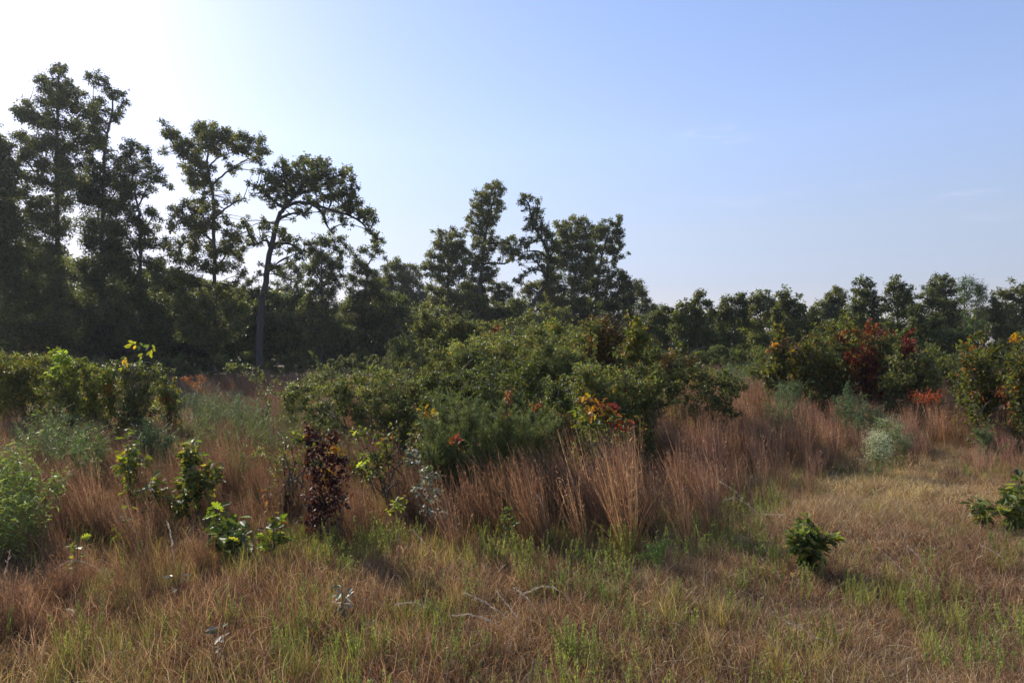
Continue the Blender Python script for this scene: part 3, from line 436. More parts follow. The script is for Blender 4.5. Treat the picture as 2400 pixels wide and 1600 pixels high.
bush('bramble', '0', 8.3, "690 1040 14; 665 1075 15; 700 1090 15; 650 1110 14; 685 1130 15; 720 1050 12; 670 1160 14; 640 1150 12", 'thin rusty-green brush against the left side of the maroon shrub', 'duskgold', .045, .026, k=3.5, fill=2, stems=10)
bush('bramble', '0', 9.8, "1290 1030 18; 1330 1040 18; 1370 1045 18; 1410 1040 18; 1450 1030 18; 1310 1070 16; 1350 1080 16; 1400 1080 16; 1260 1060 16", 'dark small-leaved brush at the foot of the thicket behind the leaning grass', 'olive', .04, .022, k=5, fill=2, stems=10)
# cedar
def cedar():
    D = 9.; base = np.array([(1140-1200)/F*D, D, 0]); base[2] = gz(base[0], D)
    root = empty('red_cedar', base); tag(root, 'feathery dark green low cedar in the centre behind the leaning red grass', 'cedar shrub')
    tb = MB(); lb = MB()
    tips = parse("60 1500; 200 1550; 300 1600; 450 1580; 600 1540; 720 1450; 800 1380; 900 1320; 1000 1280; 1100 1230; 1250 1230; 700 1350; 100 1350; 1350 1180;430 900 ; 250 950; 180 850; 330 850; 520 870; 620 900; 700 950; 250 1080; 330 1200; 200 1300; 430 1350; 560 1330; 780 1050; 900 1080; 1050 1060; 1180 1030; 1300 1040; 1400 1060; 820 1200; 700 1250; 960 1170; 1150 1160; 1280 1130; 300 1400; 480 1000; 560 1080; 640 1150; 450 1180; 380 1080; 860 980; 1000 980; 120 1200; 350 1500; 550 1450; 150 1050; 1100 1100; 980 1050; 60 1050; 80 1280; 1450 1120; 1400 1200; 900 940")
    nodes = [base]
    for t in fr('8', tips):
        e = W(t[0], t[1], D + rng.uniform(-.5, .6)); b = base + [(t[0]-1140)/F*D*.72+rng.normal()*.15, rng.normal()*.25, rng.uniform(.0, .25)]
        m_ = b*.55+e*.45 + [0, 0, .14+rng.normal()*.05]
        cp = curve([b, m_, e], 5, .01); tube(tb, cp, .014*np.linspace(1, .2, len(cp)), (.10, .06, .04), 5)
        d0 = unit(e-m_)
        # sprays along outer 65 % of the branch
        n = 120; s = rng.uniform(.05, 1, n); ix = (s*(len(cp)-1)); i0 = np.minimum(ix.astype(int), len(cp)-2)
        P = cp[i0] + (cp[i0+1]-cp[i0])*(ix-i0)[:, None]
        A = unit(d0*.6 + rng.normal(size=(n, 3))*.7 + [0, 0, .1]); ln = rng.uniform(.10, .24, n)*(1.15-.5*s)
        for j in range(12):   # each spray: needles along its axis
            q = P + A*(ln*j/12)[:, None]
            for _ in range(2):
                leaves(lb, q, A*.9+rng.normal(size=(n, 3))*.45, .042*rng.uniform(.7, 1.2, n), .006, pick('cedar', n), KITE, .1)
    tb.build('stem', M_BARK, root, base, True); lb.build('foliage', M_WEED1, root, base)
cedar()

bush('sumac_sprig', '8', 8.6, "945 790 10; 950 830 13; 935 880 13; 945 930 15; 930 1010 13; 940 1040 11", 'thin upright spray of brick-red hanging leaves above the cedar', 'rust', .06, .016, .005, stems=3, k=6, cat='plant')
bush('sumac_sprig', '8', 8.8, "1265 920 14; 1250 950 16; 1230 970 12; 1275 955 10", 'small tuft of dull red leaves to the right of the brick-red spray', 'rust', .05, .016, .004, stems=3, k=6, cat='plant')
bush('oak_sapling', '8', 8.8, "1750 890 40 %d; 1820 930 30 %d; 1860 960 40 %d; 1950 940 36 %d; 1700 1050 50 %d; 1800 1040 60 %d; 1900 1030 50; 1990 1000 40 %d; 1850 1130 70; 1960 1120 60; 1740 1170 60; 2040 1080 40; 1850 1230 60; 2140 1180 16 %d; 2100 1150 14 %d" % (c['brown'], c['red'], c['gold'], c['orange'], c['yelgreen'], c['yelgreen'], c['crimson'], c['scarlet'], c['scarlet']),
     'young oak with yellow, orange and scarlet leaves right of the cedar', 'oak', .11, .07, .012, tmpl=LOBE, k=6)
bush('shrub', '8', 9.5, "1330 1150 60; 1440 1110 70; 1540 1080 70; 1600 1170 80; 1480 1200 80; 1360 1240 60; 1300 1290 50; 1420 1320 60; 1560 1290 70; 1650 1250 60; 1350 1400 40; 1680 1350 50", 'dark shrub with tiny glinting leaves between the cedar and the young oak', 'brown', .035, .02, k=5)
bush('shrub', '8', 8.0, "370 1290 9 %d; 395 1300 11 %d; 410 1320 8 %d" % (c['scarlet'], c['scarlet'], c['scarlet']), 'single bright red leaf cluster at the left of the cedar', 'scarlet', .05, .03, .004, stems=1, k=4, cat='plant')
# front centre shrubs
bush('maroon_shrub', '6', 7.3, "390 600 26; 340 640 24 %d; 400 660 30; 460 640 26; 540 610 28; 560 660 26; 480 700 40; 420 740 36; 560 740 36; 620 800 30; 380 800 34; 460 800 44; 540 820 44; 640 870 30; 420 880 40; 500 900 44; 580 920 40; 460 980 40; 540 1000 44; 620 980 34; 400 1060 44; 480 1080 50; 560 1080 46; 630 1060 34; 420 1150 50; 500 1170 50; 580 1150 46; 400 1230 40; 470 1250 46; 440 1300 36; 590 740 14 %d; 520 910 14 %d; 470 840 16 %d" % (c['mixgold'], c['gold'], c['gold'], c['silver']),
     'dark maroon-leaved shrub with a few yellow leaves, left of centre', 'maroon', .055, .03, .008, k=4.5, stems=9, tmpl=HEX, fill=2)
bush('silver_leaf_vine', '6', 7.6, "1160 770 20; 1190 800 22; 1150 830 14; 1260 870 16 %d; 1220 900 22; 1290 910 24; 1240 950 26; 1310 960 24; 1200 1000 22; 1270 1010 28; 1330 1030 20; 1180 1050 16; 1260 1070 26; 1300 1100 20; 1240 1160 22; 1300 1190 22; 1370 1190 10" % c['yelgreen'],
     'upright vine showing pale silvery leaf undersides, centre front of the thicket', 'silver', .055, .035, .006, k=8, stems=5, tmpl=HEX)
bush('oak_sapling', '6', 9.0, "720 620 20 %d; 780 610 18 %d; 850 790 26; 830 820 24 %d; 900 780 22; 940 690 18 %d; 960 740 18; 870 870 22 %d; 830 880 20; 920 880 20; 1180 700 26 %d; 1240 740 24; 1260 460 20 %d; 1300 500 16 %d; 1290 730 20" % (c['yelgreen'], c['yelgreen'], c['lime'], c['yelgreen'], c['silver'], c['mixgold'], c['gold'], c['silver']),
     'straggling sapling with scattered yellow-green leaves under the low spreading shrub', 'yelgreen', .09, .05, .008, k=4.5, tmpl=LOBE)
bush('weed_sprout', '6', 6.9, "1080 1120 16; 1050 1145 14; 1000 1150 10", 'small yellow-green sprout beside the silvery vine base', 'yelgreen', .06, .035, .004, k=6, stems=2, tmpl=LOBE, cat='plant')
bush('weed_sprout', '6', 6.6, "1850 1190 20; 1830 1220 22; 1870 1250 24; 1900 1280 20; 1840 1290 22", 'small leafy green sprout in the dark gap below the cedar', 'green', .05, .025, .004, k=6, stems=3, cat='plant')
# left group
bush('shrub', '9', 17, "30 380 50 %d; 100 450 60; 200 440 60; 300 460 60; 60 560 80; 180 560 80; 300 560 80; 420 520 60; 500 440 50 %d; 580 440 50; 620 520 60; 40 700 100; 180 700 100 %d; 330 700 100; 480 640 90; 80 860 100; 250 860 110; 420 820 100; -60 500 90; -80 700 110; -60 880 110; 560 660 70; 540 800 90; 100 1000 100; 280 1000 100; 460 960 100" % (c['mixgold'], c['olive'], c['green']),
     'dense bush in mixed green and orange at the left edge of the photo', 'mixgold', .06, .032, k=7)
bush('shrub', '9', 16, "900 560 60; 840 600 60; 980 560 50; 720 640 60; 800 700 80; 920 700 80; 1000 660 60; 700 780 90; 840 820 90; 980 800 90; 1060 700 40 %d; 1060 760 50 %d; 760 920 90; 900 940 90; 1040 900 90; 820 1030 80; 960 1040 80; 1080 1000 70" % (c['orange'], c['rust']),
     'yellow-green bush just below the bright lime leaf spike', 'yelgreen', .06, .034, k=7)
bush('sassafras_sapling', '9', 15.5, "760 390 26; 840 400 22; 800 430 40; 850 440 26; 770 490 36; 840 490 34; 800 540 40; 750 590 34; 700 640 22; 740 640 20; 860 500 14", 'bright lime-green leaf spike rising above the left bushes', 'lime', .10, .06, .01, k=7, stems=3)
bush('shrub', '9', 15, "1100 560 50; 1200 570 60; 1290 600 50; 1400 600 50; 1480 620 50; 1140 680 60; 1260 700 80; 1380 720 80; 1480 740 70; 1160 820 80; 1300 840 90; 1440 860 90 %d; 1200 940 80 %d; 1360 980 80 %d; 1480 960 60; 1150 1060 70; 1300 1090 70; 1450 1090 50; 1160 1100 16 %d" % (c['gold'], c['mixgold'], c['yelgreen'], c['scarlet']),
     'golden-green bush between the lime spike and the dark glossy bush', 'yelgreen', .06, .034, k=7)
bush('shrub', '9', 14, "1700 560 60; 1800 580 60; 1640 640 70; 1760 680 80; 1880 640 70; 1980 620 50; 2040 540 18; 1660 780 80; 1800 820 90; 1920 780 80; 2010 700 50; 1700 940 90; 1840 960 90; 1960 900 70; 1760 1080 80; 1880 1080 70; 1640 1060 60",
     'dark glossy-leaved bush under the big-leaved yellow branch', 'oak', .065, .036, k=7)
bush('shrub', '9', 16, "2060 760 50; 2140 760 50; 2100 840 60; 2190 860 50; 2240 920 40; 2200 960 50 %d; 2300 930 50; 2340 880 30; 2140 980 60; 2290 1010 60 %d; 2220 1090 60" % (c['red'], c['mixgold']), 'low gold-green bush right of the dark glossy bush', 'yelgreen', .06, .034, k=7)
# big-leaved branch (hickory)
def bigleaf():
    D = 13.6; base = W(1700*.1786, 1000*.1786+760, D); base[2] = gz(base[0], D)
    root = empty('hickory_sapling', base); tag(root, 'slender sapling carrying large hanging yellow and green leaves above the left bushes', 'sapling')
    tb = MB(); lb = MB()
    for pts in ("1720 1000; 1760 700; 1800 520; 1860 440; 1930 360; 1970 260", "1740 800; 1700 560; 1660 450; 1630 420", "1750 700; 1740 500; 1760 350; 1790 240"):
        p = [W(x, y, D+rng.normal()*.05) for x, y in fr('9', parse(pts))]; cp = curve(p, 4); tube(tb, cp, .009*np.linspace(1, .4, len(cp)), (.10, .07, .05), 5)
    spec = "1760 240 -110 0; 1740 260 -70 0; 1790 230 -60 0; 1830 240 50 2; 1780 270 -30 1; 1800 280 30 2; 1720 290 -90 0; 1830 280 15 2; 1960 270 -70 2; 1990 270 60 0; 2010 300 30 0; 1990 330 -10 0; 1950 290 -30 3; 1980 350 -35 0; 1970 370 5 0; 1880 380 -50 0; 1860 400 -20 0; 1640 420 -50 2; 1650 430 10 1; 1660 450 -40 1; 1660 490 5 1; 1640 470 -20 1; 1840 460 -10 2; 1600 570 -50 0; 1590 560 -20 2"
    cols = [(.36, .36, .05), (.62, .42, .05), (.10, .15, .04), (.45, .45, .4)]
    for x, y, a, ci in parse(spec):
        p = fr('9', [[x, y]])[0]; P = W(p[0], p[1], D+rng.normal()*.05)
        ang = math.radians(a); A = np.array([math.sin(ang), rng.normal()*.35, -math.cos(ang)*.9])
        t = HEX; n = 1; L = .125*rng.uniform(.8, 1.15)
        A = unit(A); nrm = unit(np.array([.3*rng.normal(), -1, .4*rng.normal()])); sd = unit(np.cross(nrm, A)); nm = np.cross(A, sd)
        V = P + t[0][:, :1]*L*A + t[0][:, 1:2]*L*.5*sd + (t[0][:, 2:3]*L*.4)*nm
        lb.add(V[None], t[1], np.array([cols[int(ci)]])*rng.uniform(.8, 1.15))
    tb.build('stem', M_BARK, root, base, True); lb.build('foliage', M_BUSH, root, base)
bigleaf()
bush('dead_fern', '5', 15, "1350 270 14; 1380 285 14; 1400 300 12; 1460 260 16; 1470 300 18; 1460 340 18; 1480 350 14; 1400 265 10; 1430 320 12", 'rust-brown dead weed heads behind the grey-green weeds at left', 'rust', .035, .014, .005, k=6, stems=5, cat='plant')
bush('arching_shrub', '5', 13, "1660 185 11; 1700 180 14; 1750 175 16; 1800 180 18; 1850 190 18; 1900 210 18; 1940 250 14; 1780 240 18; 1850 250 20; 1890 280 18; 2030 290 16; 2000 330 16; 1970 350 18; 1900 330 20; 1960 410 16; 2040 390 12; 1930 380 16; 1980 450 14", 'arching shrub of pale round leaves before the leaning oak trunk', 'sagegreen', .05, .028, .008, k=5, stems=6)
# right group (frame A)
bush('oak_sapling', 'A', 19, "260 240 18 %d; 250 265 16 %d; 340 215 20 %d; 300 110 14; 290 160 22; 310 200 20; 330 280 26 %d; 300 320 34 %d; 280 380 34; 360 350 44; 330 430 46; 240 430 26; 220 470 22 %d; 290 480 40; 240 500 20 %d; 380 450 40; 280 560 40; 360 560 40" % (c['gold'], c['orange'], c['red'], c['brown'], c['mixgold'], c['orange'], c['mixgold']),
     'thin sapling with a few bright orange leaves left of the red bush', 'duskgold', .12, .075, .012, tmpl=LOBE, k=5)
bush('oak_sapling', 'A', 19.5, "420 260 40 %d; 470 290 40 %d; 450 340 40 %d; 420 390 44; 500 400 44" % (c['brown'], c['brown'], c['maroon']), 'small brown-leaved bush between the orange-leaved sapling and the red bush', 'brown', .09, .055, k=6)
bush('oak_sapling', 'A', 18.5, "640 110 30; 600 160 40; 700 130 40; 560 240 50; 640 230 60; 740 200 50; 520 330 50; 600 330 60; 700 310 60; 800 280 50; 560 420 60; 660 420 60; 760 400 60; 850 360 50; 520 500 60; 620 520 60; 720 520 60; 820 480 50; 680 590 36 %d; 740 550 30 %d; 640 600 50; 820 580 50; 560 600 40; 840 130 30 %d; 820 180 34 %d; 860 210 24 %d; 880 90 30; 830 90 20 %d" % (c['orange'], c['orange'], c['orange'], c['red'], c['red'], c['mixgold']),
     'gold-green oak bush left of the red-leaved bush', 'duskgold', .10, .065, tmpl=LOBE, k=6.5)
bush('red_maple', 'A', 18, "1090 85 26; 1050 120 34; 1110 120 34; 1150 140 30; 1190 160 20 %d; 1010 160 34; 1070 170 40; 1130 190 36; 1050 220 34; 1080 260 32 %d; 1060 290 26; 980 310 36 %d; 1040 340 46 %d; 1100 330 30 %d; 960 380 46 %d; 1040 400 50 %d; 1120 410 40 %d; 1010 460 46 %d; 1080 480 50 %d; 1150 470 34 %d; 1040 540 46 %d; 1110 550 40 %d; 1190 340 60 %d; 1250 300 60 %d; 1160 260 50 %d; 1230 390 70 %d; 1210 470 70 %d; 950 450 34 %d; 1180 220 40 %d" % (c['orange'], c['orange'], c['crimson'], c['crimson'], c['crimson'], c['crimson'], c['crimson'], c['crimson'], c['maroon'], c['maroon'], c['maroon'], c['maroon'], c['maroon'], c['oak'], c['oak'], c['oaklight'], c['oakdark'], c['oakdark'], c['red'], c['oaklight']),
     'bush with red top and dark crimson lower leaves, the reddest of the field', 'red', .085, .06, k=7, tmpl=LOBE)
bush('oak_sapling', 'A', 18.8, "940 140 40; 960 210 50; 900 250 50; 970 90 30; 880 320 50; 930 370 40", 'olive bush squeezed between the gold-green oak bush and the red bush', 'mixgold', .09, .055, k=7)
bush('red_maple', 'A', 18, "1380 225 20; 1360 260 30; 1400 260 28; 1330 280 26; 1370 300 34; 1410 310 30; 1400 350 32; 1420 380 26; 1380 340 26", 'small crimson bush standing right of the reddest bush', 'crimson', .07, .045, k=7)
bush('oak_sapling', 'A', 17, "1300 340 30; 1330 400 44; 1400 410 40; 1480 360 44; 1540 330 40; 1560 280 30; 1580 380 44; 1440 450 50; 1520 450 50; 1350 480 50; 1260 500 50; 1230 550 50; 1320 570 56; 1420 550 56; 1500 530 50; 1570 460 46; 1580 560 50; 1260 620 40; 1360 640 40; 1460 620 40; 1560 630 36; 1200 600 40",
     'rounded green bush with pale leaf tips at the foot of the small crimson bush', 'oaklight', .09, .06, k=7, tmpl=LOBE)
bush('oak_sapling', 'A', 22, "1680 400 30; 1740 390 36; 1800 380 36; 1700 440 40; 1780 440 40; 1640 430 30; 1640 370 30; 1850 440 30", 'low green bush in the background between the rounded bush and the right edge bush', 'olive', .08, .05, k=7)
bush('oak_sapling', 'A', 14, "1830 250 22; 1880 260 26; 1870 300 26 %d; 1900 340 30; 1850 370 28; 1880 400 20 %d; 2020 310 36; 1990 350 36; 2060 370 40; 2000 430 50; 2150 280 36; 2160 350 44; 1920 450 40; 1900 530 50; 1990 520 50 %d; 2080 480 56; 2020 600 50; 1840 600 40; 1900 640 50; 1830 680 40; 2120 590 56; 2180 450 56; 2200 540 50; 2000 700 50; 2090 690 50; 1920 740 50; 2030 780 50; 2120 780 40; 1960 440 40 %d" % (c['orange'], c['orange'], c['yelgreen'], c['mixgold']),
     'large ragged oak bush with pale yellowish leaf sprays near the right edge', 'duskgold', .10, .065, tmpl=LOBE, k=7)
bush('oak_sapling', 'A', 13.2, "2280 180 22 %d; 2340 170 30; 2300 230 36; 2370 240 44; 2260 300 44; 2340 330 50; 2400 340 60; 2280 400 50; 2360 440 60; 2250 430 20 %d; 2260 500 50; 2340 540 56; 2420 520 60; 2280 610 34 %d; 2210 640 40 %d; 2140 650 36 %d; 2250 700 50 %d; 2330 650 50; 2260 770 40 %d; 2400 640 60; 2340 740 50; 2220 820 30 %d; 2420 760 50; 2380 830 40; 1950 660 20 %d" % (c['gold'], c['orange'], c['orange'], c['red'], c['red'], c['rust'], c['rust'], c['rust'], c['red']),
     'tall brown-green bush cut by the right edge, with rusty red leaves low down', 'duskgold', .09, .06, tmpl=LOBE, k=7)
bush('sumac_seedlings', 'A', 14, "1450 650 18; 1480 680 22; 1520 660 20; 1550 690 20; 1600 670 20; 1570 640 14; 1640 660 16; 1490 710 18; 1620 700 18; 1540 720 16; 1440 690 12", 'low bright red sumac patch standing in the grass', 'scarlet', .075, .018, .004, k=3.5, stems=10, cat='plant')

# ------------------------------------------------------------------ leafy weeds
def weed(name, px, D, h, spread, n, label, col, leafL=.05, leafW=.012, per=46, group=None, flower=None, cat='weed', droop=-.3, lean=.0):
    bX = (px-1200)/F*D; base = np.array([bX, D, float(gz(bX, D))])
    root = empty(name, base); tag(root, label, cat, group)
    tb = MB(); lb = MB(); fb = MB(); col = np.array(col)
    for i in range(n):
        a = rng.random()*6.283; q = spread*math.sqrt(rng.random()); hh = h*rng.uniform(.65, 1.05)*(1-.25*(q/spread)**2)
        b = base + [math.cos(a)*q*.6, math.sin(a)*q*.6, -.03]; e = base + [math.cos(a)*q+lean*hh+rng.normal()*.05, math.sin(a)*q, hh]
        cp = curve([b, b*.5+e*.5+[0, 0, .05], e], 5, .006); tube(tb, cp, .0035*np.linspace(1, .4, len(cp)), tuple(col*.9), 4)
        ends = [cp]
        for _ in range(4):      # side twigs near the top
            s = cp[rng.integers(len(cp)//2, len(cp)-1)]; e2 = s + unit(np.array([rng.normal(), rng.normal(), .9]))*h*rng.uniform(.10, .22)
            c2 = np.array([s, (s+e2)/2+[0, 0, .01], e2]); tube(tb, c2, .002, tuple(col*.9), 3); ends.append(c2)
        for k_, c_ in enumerate(ends):
            m = per if k_ == 0 else per//4; s = rng.uniform(.15 if k_ == 0 else 0, 1, m)*(len(c_)-1); i0 = np.minimum(s.astype(int), len(c_)-2)
            P = c_[i0]+(c_[i0+1]-c_[i0])*(s-i0)[:, None]
            A = np.stack([rng.normal(size=m), rng.normal(size=m), rng.normal(size=m)*.4+droop+.4], 1)
            sc = rng.uniform(.6, 1.2, m)
            cc = col*np.exp(rng.normal(size=(m, 1))*.25)
            leaves(lb, P, A, leafL*sc, leafW*sc, cc, KITE, .6 if droop < 0 else .2)
            if flower is not None:
                m = 40; P = c_[-1] + rng.normal(size=(m, 3))*[.05, .05, .025]
                leaves(fb, P, rdir(m), .012, .010, np.array(flower)*np.exp(rng.normal(size=(m, 1))*.2), HEX, 0)
    tb.build('stem', M_WEED1, root, base); lb.build('foliage', M_WEED1, root, base)
    if flower is not None: fb.build('flower', M_WEED1, root, base)
SG = (.17, .22, .11); GG = (.12, .19, .055); DG = (.085, .13, .05)
def wgroup(items, name, label, col, group, **kw):
    for (px, D, h, sp, n) in items: weed(name, px, D, h*(1.22 if 'wispy' in name or px in (470, 440, 600) else 1), sp, n, label, col, group=group, **kw)
wgroup([(500, 15, 1.25, .45, 34), (540, 14.5, 1.1, .45, 30), (560, 16, 1.2, .4, 24), (470, 16, 1.15, .35, 20), (600, 15, .95, .4, 22), (440, 16, .9, .4, 18)], 'grey_green_weed', 'one of the pale grey-green weeds massed left of the arching shrub', SG, 'grey-green weeds at left', leafL=.035)
wgroup([(1700, 26, 1.5, .5, 30), (1730, 25, 1.6, .5, 34), (1765, 26, 1.65, .4, 30), (1680, 24, 1.2, .5, 24), (1740, 23, 1.1, .6, 28)], 'grey_green_weed', 'one of the pale grey-green weeds standing behind the red grass gap', SG, 'grey-green weeds behind the red grass', leafL=.05, leafW=.016)
weed('grey_green_weed', 1850, 15.5, 1.6, .34, 46, 'tallest pale grey-green weed, in front of the gold-green oak bush', SG, .05, .013)
weed('grey_green_weed', 1825, 13.5, 1.05, .4, 40, 'lower pale weed at the foot of the tallest grey-green weed', SG, .045, .012)
weed('grey_green_weed', 1995, 14.5, 1.45, .34, 24, 'open-branched grey-green weed before the dark crimson leaves', (.13, .19, .10), .07, .013, 30)
weed('grey_green_weed', 2035, 14, 1.0, .4, 36, 'bushy grey-green weed right of the open-branched weed', (.14, .19, .10), .05, .013)
weed('grey_green_weed', 2315, 12, .9, .16, 12, 'slim green weed rising from the red grass near the right edge', (.14, .20, .08), .05, .013)
weed('white_flowered_weed', 2050, 10.8, .82, .19, 18, 'bushy weed topped with creamy white flower clusters in the red grass', (.16, .21, .09), .04, .01, 36, flower=(.62, .62, .46))
weed('white_flowered_weed', 2090, 11.6, 1.0, .26, 20, 'greener weed with few flowers just behind the creamy flowered weed', (.16, .20, .07), .045, .012, 40, flower=(.40, .42, .25))
wgroup([(0, 7.7, 1.22, .26, 20), (50, 7.5, 1.10, .24, 18), (-50, 7.3, 1.2, .26, 18), (20, 7.0, .95, .24, 16), (95, 7.6, .95, .22, 14), (-20, 6.6, .85, .24, 14), (60, 6.8, .75, .2, 10)], 'green_nettle_weed', 'one of the fresh green leafy weeds massed at the left edge', (.26, .31, .09), 'fresh green weeds at the left edge', leafL=.075, leafW=.020, per=12)
wgroup([(150, 10.2, 1.25, .32, 22), (195, 10.0, 1.15, .30, 20), (120, 11, 1.3, .35, 22), (225, 10.6, 1.05, .26, 16), (80, 10.5, 1.2, .3, 18), (175, 9.2, 1.0, .24, 14)], 'green_nettle_weed', 'one of the darker drooping green weeds in front of the left bushes', (.17, .22, .085), 'drooping green weeds before the left bushes', leafL=.065, leafW=.015, per=18)
wgroup([(345, 10.5, 1.15, .25, 22), (375, 10.8, 1.05, .25, 20)], 'green_nettle_weed', 'one of two dark grey-green weeds below the dark glossy bush', (.09, .13, .06), 'weeds below the dark glossy bush', leafL=.04)
wgroup([(640, 11, .9, .35, 22), (700, 12, .9, .4, 22), (760, 10.5, .75, .35, 16), (620, 13, .95, .4, 22), (560, 9.5, .65, .25, 12), (830, 10.5, .7, .3, 14), (470, 12.5, .95, .4, 20), (520, 11.5, .85, .4, 20), (590, 12, .95, .4, 20), (660, 14, 1.0, .45, 22), (730, 14.5, 1.0, .45, 22), (430, 11, .8, .3, 14), (790, 12, .85, .35, 16)], 'wispy_green_weed', 'one of the thin wispy green weeds in the red grass left of the thicket', (.21, .23, .085), 'wispy green weeds left of the thicket', leafL=.035, leafW=.008)
weed('wispy_green_weed', 1145, 11.5, 1.85, .30, 22, 'tall wispy feathered green weed beside the two dark hollows', (.12, .17, .06), .05, .005, 60)
weed('wispy_green_weed', 1195, 10.8, 1.6, .35, 20, 'second tall wispy green weed, behind the brick-red spray', (.12, .17, .06), .05, .005, 60)
weed('green_nettle_weed', 1535, 6.35, .34, .14, 9, 'small bright green tuft weed below the leaning red grass', (.14, .22, .05), .04, .007, 20)

# ------------------------------------------------------------------ hero saplings
def sapling(px, D, h, sp, nst, nl, L, label, pal, curl=.35, group=None, name='oak_seedling', zmin=.2, asp=.74, tm=OAK, stump=.006, topheavy=.5, cat='sapling', leafjit=.22):
    bX = (px-1200)/F*D; base = np.array([bX, D, float(gz(bX, D))])
    root = empty(name, base); tag(root, label, cat, group); tb = MB(); lb = MB()
    for i in range(nst):
        a = rng.random()*6.283; q = sp*math.sqrt((i+.5)/nst); hh = h*(1-.35*(q/sp)**2)*rng.uniform(.8, 1.) if i else h
        e = base + [math.cos(a)*q, math.sin(a)*q, hh]; cp = curve([base-[0, 0, .03], base+[math.cos(a)*q*.25, math.sin(a)*q*.25, hh*.5], e], 5, .004)
        tube(tb, cp, stump*np.linspace(1, .4, len(cp)), (.10, .07, .05), 5)
        m = nl//nst; s = (zmin+(1-zmin)*rng.random(m)**topheavy)*(len(cp)-1); i0 = np.minimum(s.astype(int), len(cp)-2)
        P = cp[i0]+(cp[i0+1]-cp[i0])*(s-i0)[:, None]
        A = np.stack([rng.normal(size=m), rng.normal(size=m), rng.normal(size=m)*.45+.1], 1); sc = rng.uniform(.6, 1.15, m)
        A = unit(A); P = P + A*.02
        leaves(lb, P, A, L*sc, L*asp*sc, pick(pal, m, leafjit), tm, curl)
    tb.build('stem', M_BARK, root, base, True); lb.build('foliage', M_STRAW if pal == 'pale' else M_BUSH, root, base)
PAL['seedling'] = [(4, (.10, .14, .034)), (6, (.20, .22, .055)), (3, (.055, .085, .022)), (1, (.30, .26, .06)), (.4, (.35, .24, .13))]
PAL['seedyel'] = [(5, (.20, .26, .035)), (4, (.12, .17, .03)), (2, (.35, .32, .04)), (2, (.06, .09, .02)), (.08, (.4, .16, .03))]
PAL['pale'] = [(4, (.40, .34, .25)), (2, (.28, .24, .17)), (3, (.12, .13, .06))]
PAL['deadleaf'] = [(2, (.34, .16, .08)), (1, (.22, .08, .04)), (1, (.42, .26, .15))]
sapling(1900, 6.55, .54, .25, 18, 460, .10, 'knee-high green oak seedling casting a long shadow on the short grass', 'seedling', group=None)
sapling(2375, 7.6, .66, .32, 14, 300, .115, 'leafy oak seedling cut by the right edge above the short grass', 'seedling')
sapling(2300, 7.7, .40, .16, 7, 90, .10, 'low oak seedling just left of the one at the right edge', 'seedling')
sapling(462, 8.0, 1.0, .22, 10, 330, .115, 'tall narrow oak sapling with glossy dark and yellow-green leaves, left of centre', 'seedling', zmin=.3)
sapling(425, 7.9, .55, .16, 6, 90, .11, 'short oak shoot at the left foot of the tall narrow sapling', 'seedling')
sapling(305, 8.4, 1.08, .16, 8, 160, .105, 'sparse yellow-leaved oak sapling left of the glossy sapling', 'seedyel', zmin=.35)
sapling(352, 7.9, .66, .16, 6, 110, .11, 'dark low oak shoot between the yellow sapling and the glossy sapling', 'seedling', zmin=.3)
sapling(300, 7.2, .48, .14, 4, 36, .10, 'yellowish seedling half buried in grass below the sparse yellow sapling', 'seedyel')
sapling(520, 6.9, .55, .18, 7, 90, .12, 'low seedling with bright yellow-green top leaves right of the glossy sapling', 'seedyel')
sapling(560, 6.5, .42, .32, 9, 140, .12, 'spreading dark seedling in the shade of the low bright seedling', 'seedling')
sapling(642, 6.7, .50, .16, 6, 70, .11, 'bright yellow-green seedling beside the maroon shrub', 'seedyel')
sapling(180, 6.1, .48, .10, 3, 26, .09, 'small yellow seedling with an orange leaf in the left grass', 'seedyel')
sapling(800, 5.25, .30, .09, 5, 44, .08, 'seedling with curled pale silvery leaves left of the bottom middle', 'pale', asp=.42, tm=HEX)
sapling(418, 5.65, .36, .05, 2, 9, .09, 'single dry pale leaf pair standing above the left foreground grass', 'pale', asp=.4, tm=HEX)
sapling(512, 4.55, .26, .07, 3, 16, .085, 'pale curled seedling cut by the bottom edge', 'pale', asp=.45, tm=HEX)
sapling(632, 8.0, .62, .07, 3, 16, .10, 'dead rusty fern-like plant in the red grass left of the maroon shrub', 'deadleaf', asp=.4, tm=HEX, cat='plant', name='dead_plant')
sapling(1862, 6.35, .10, .09, 4, 16, .10, 'fallen dry brown oak leaves at the foot of the knee-high seedling', 'deadleaf', name='dry_leaf_litter', cat='leaf litter', zmin=.1, stump=.003)
sapling(1800, 6.4, .10, .09, 4, 12, .09, 'small rusty leaf patch to the left of the knee-high seedling', 'deadleaf', name='dry_leaf_litter', cat='leaf litter', zmin=.1, stump=.003)
bush('shrub', '6', 9.5, "0 740 12; 60 760 16; 110 780 16; 180 770 14; 230 800 14; 270 830 12; 20 730 10; 200 745 10", 'low green twig arching over the red grass, left of the maroon shrub', 'sagegreen', .05, .028, .006, k=5, stems=4)

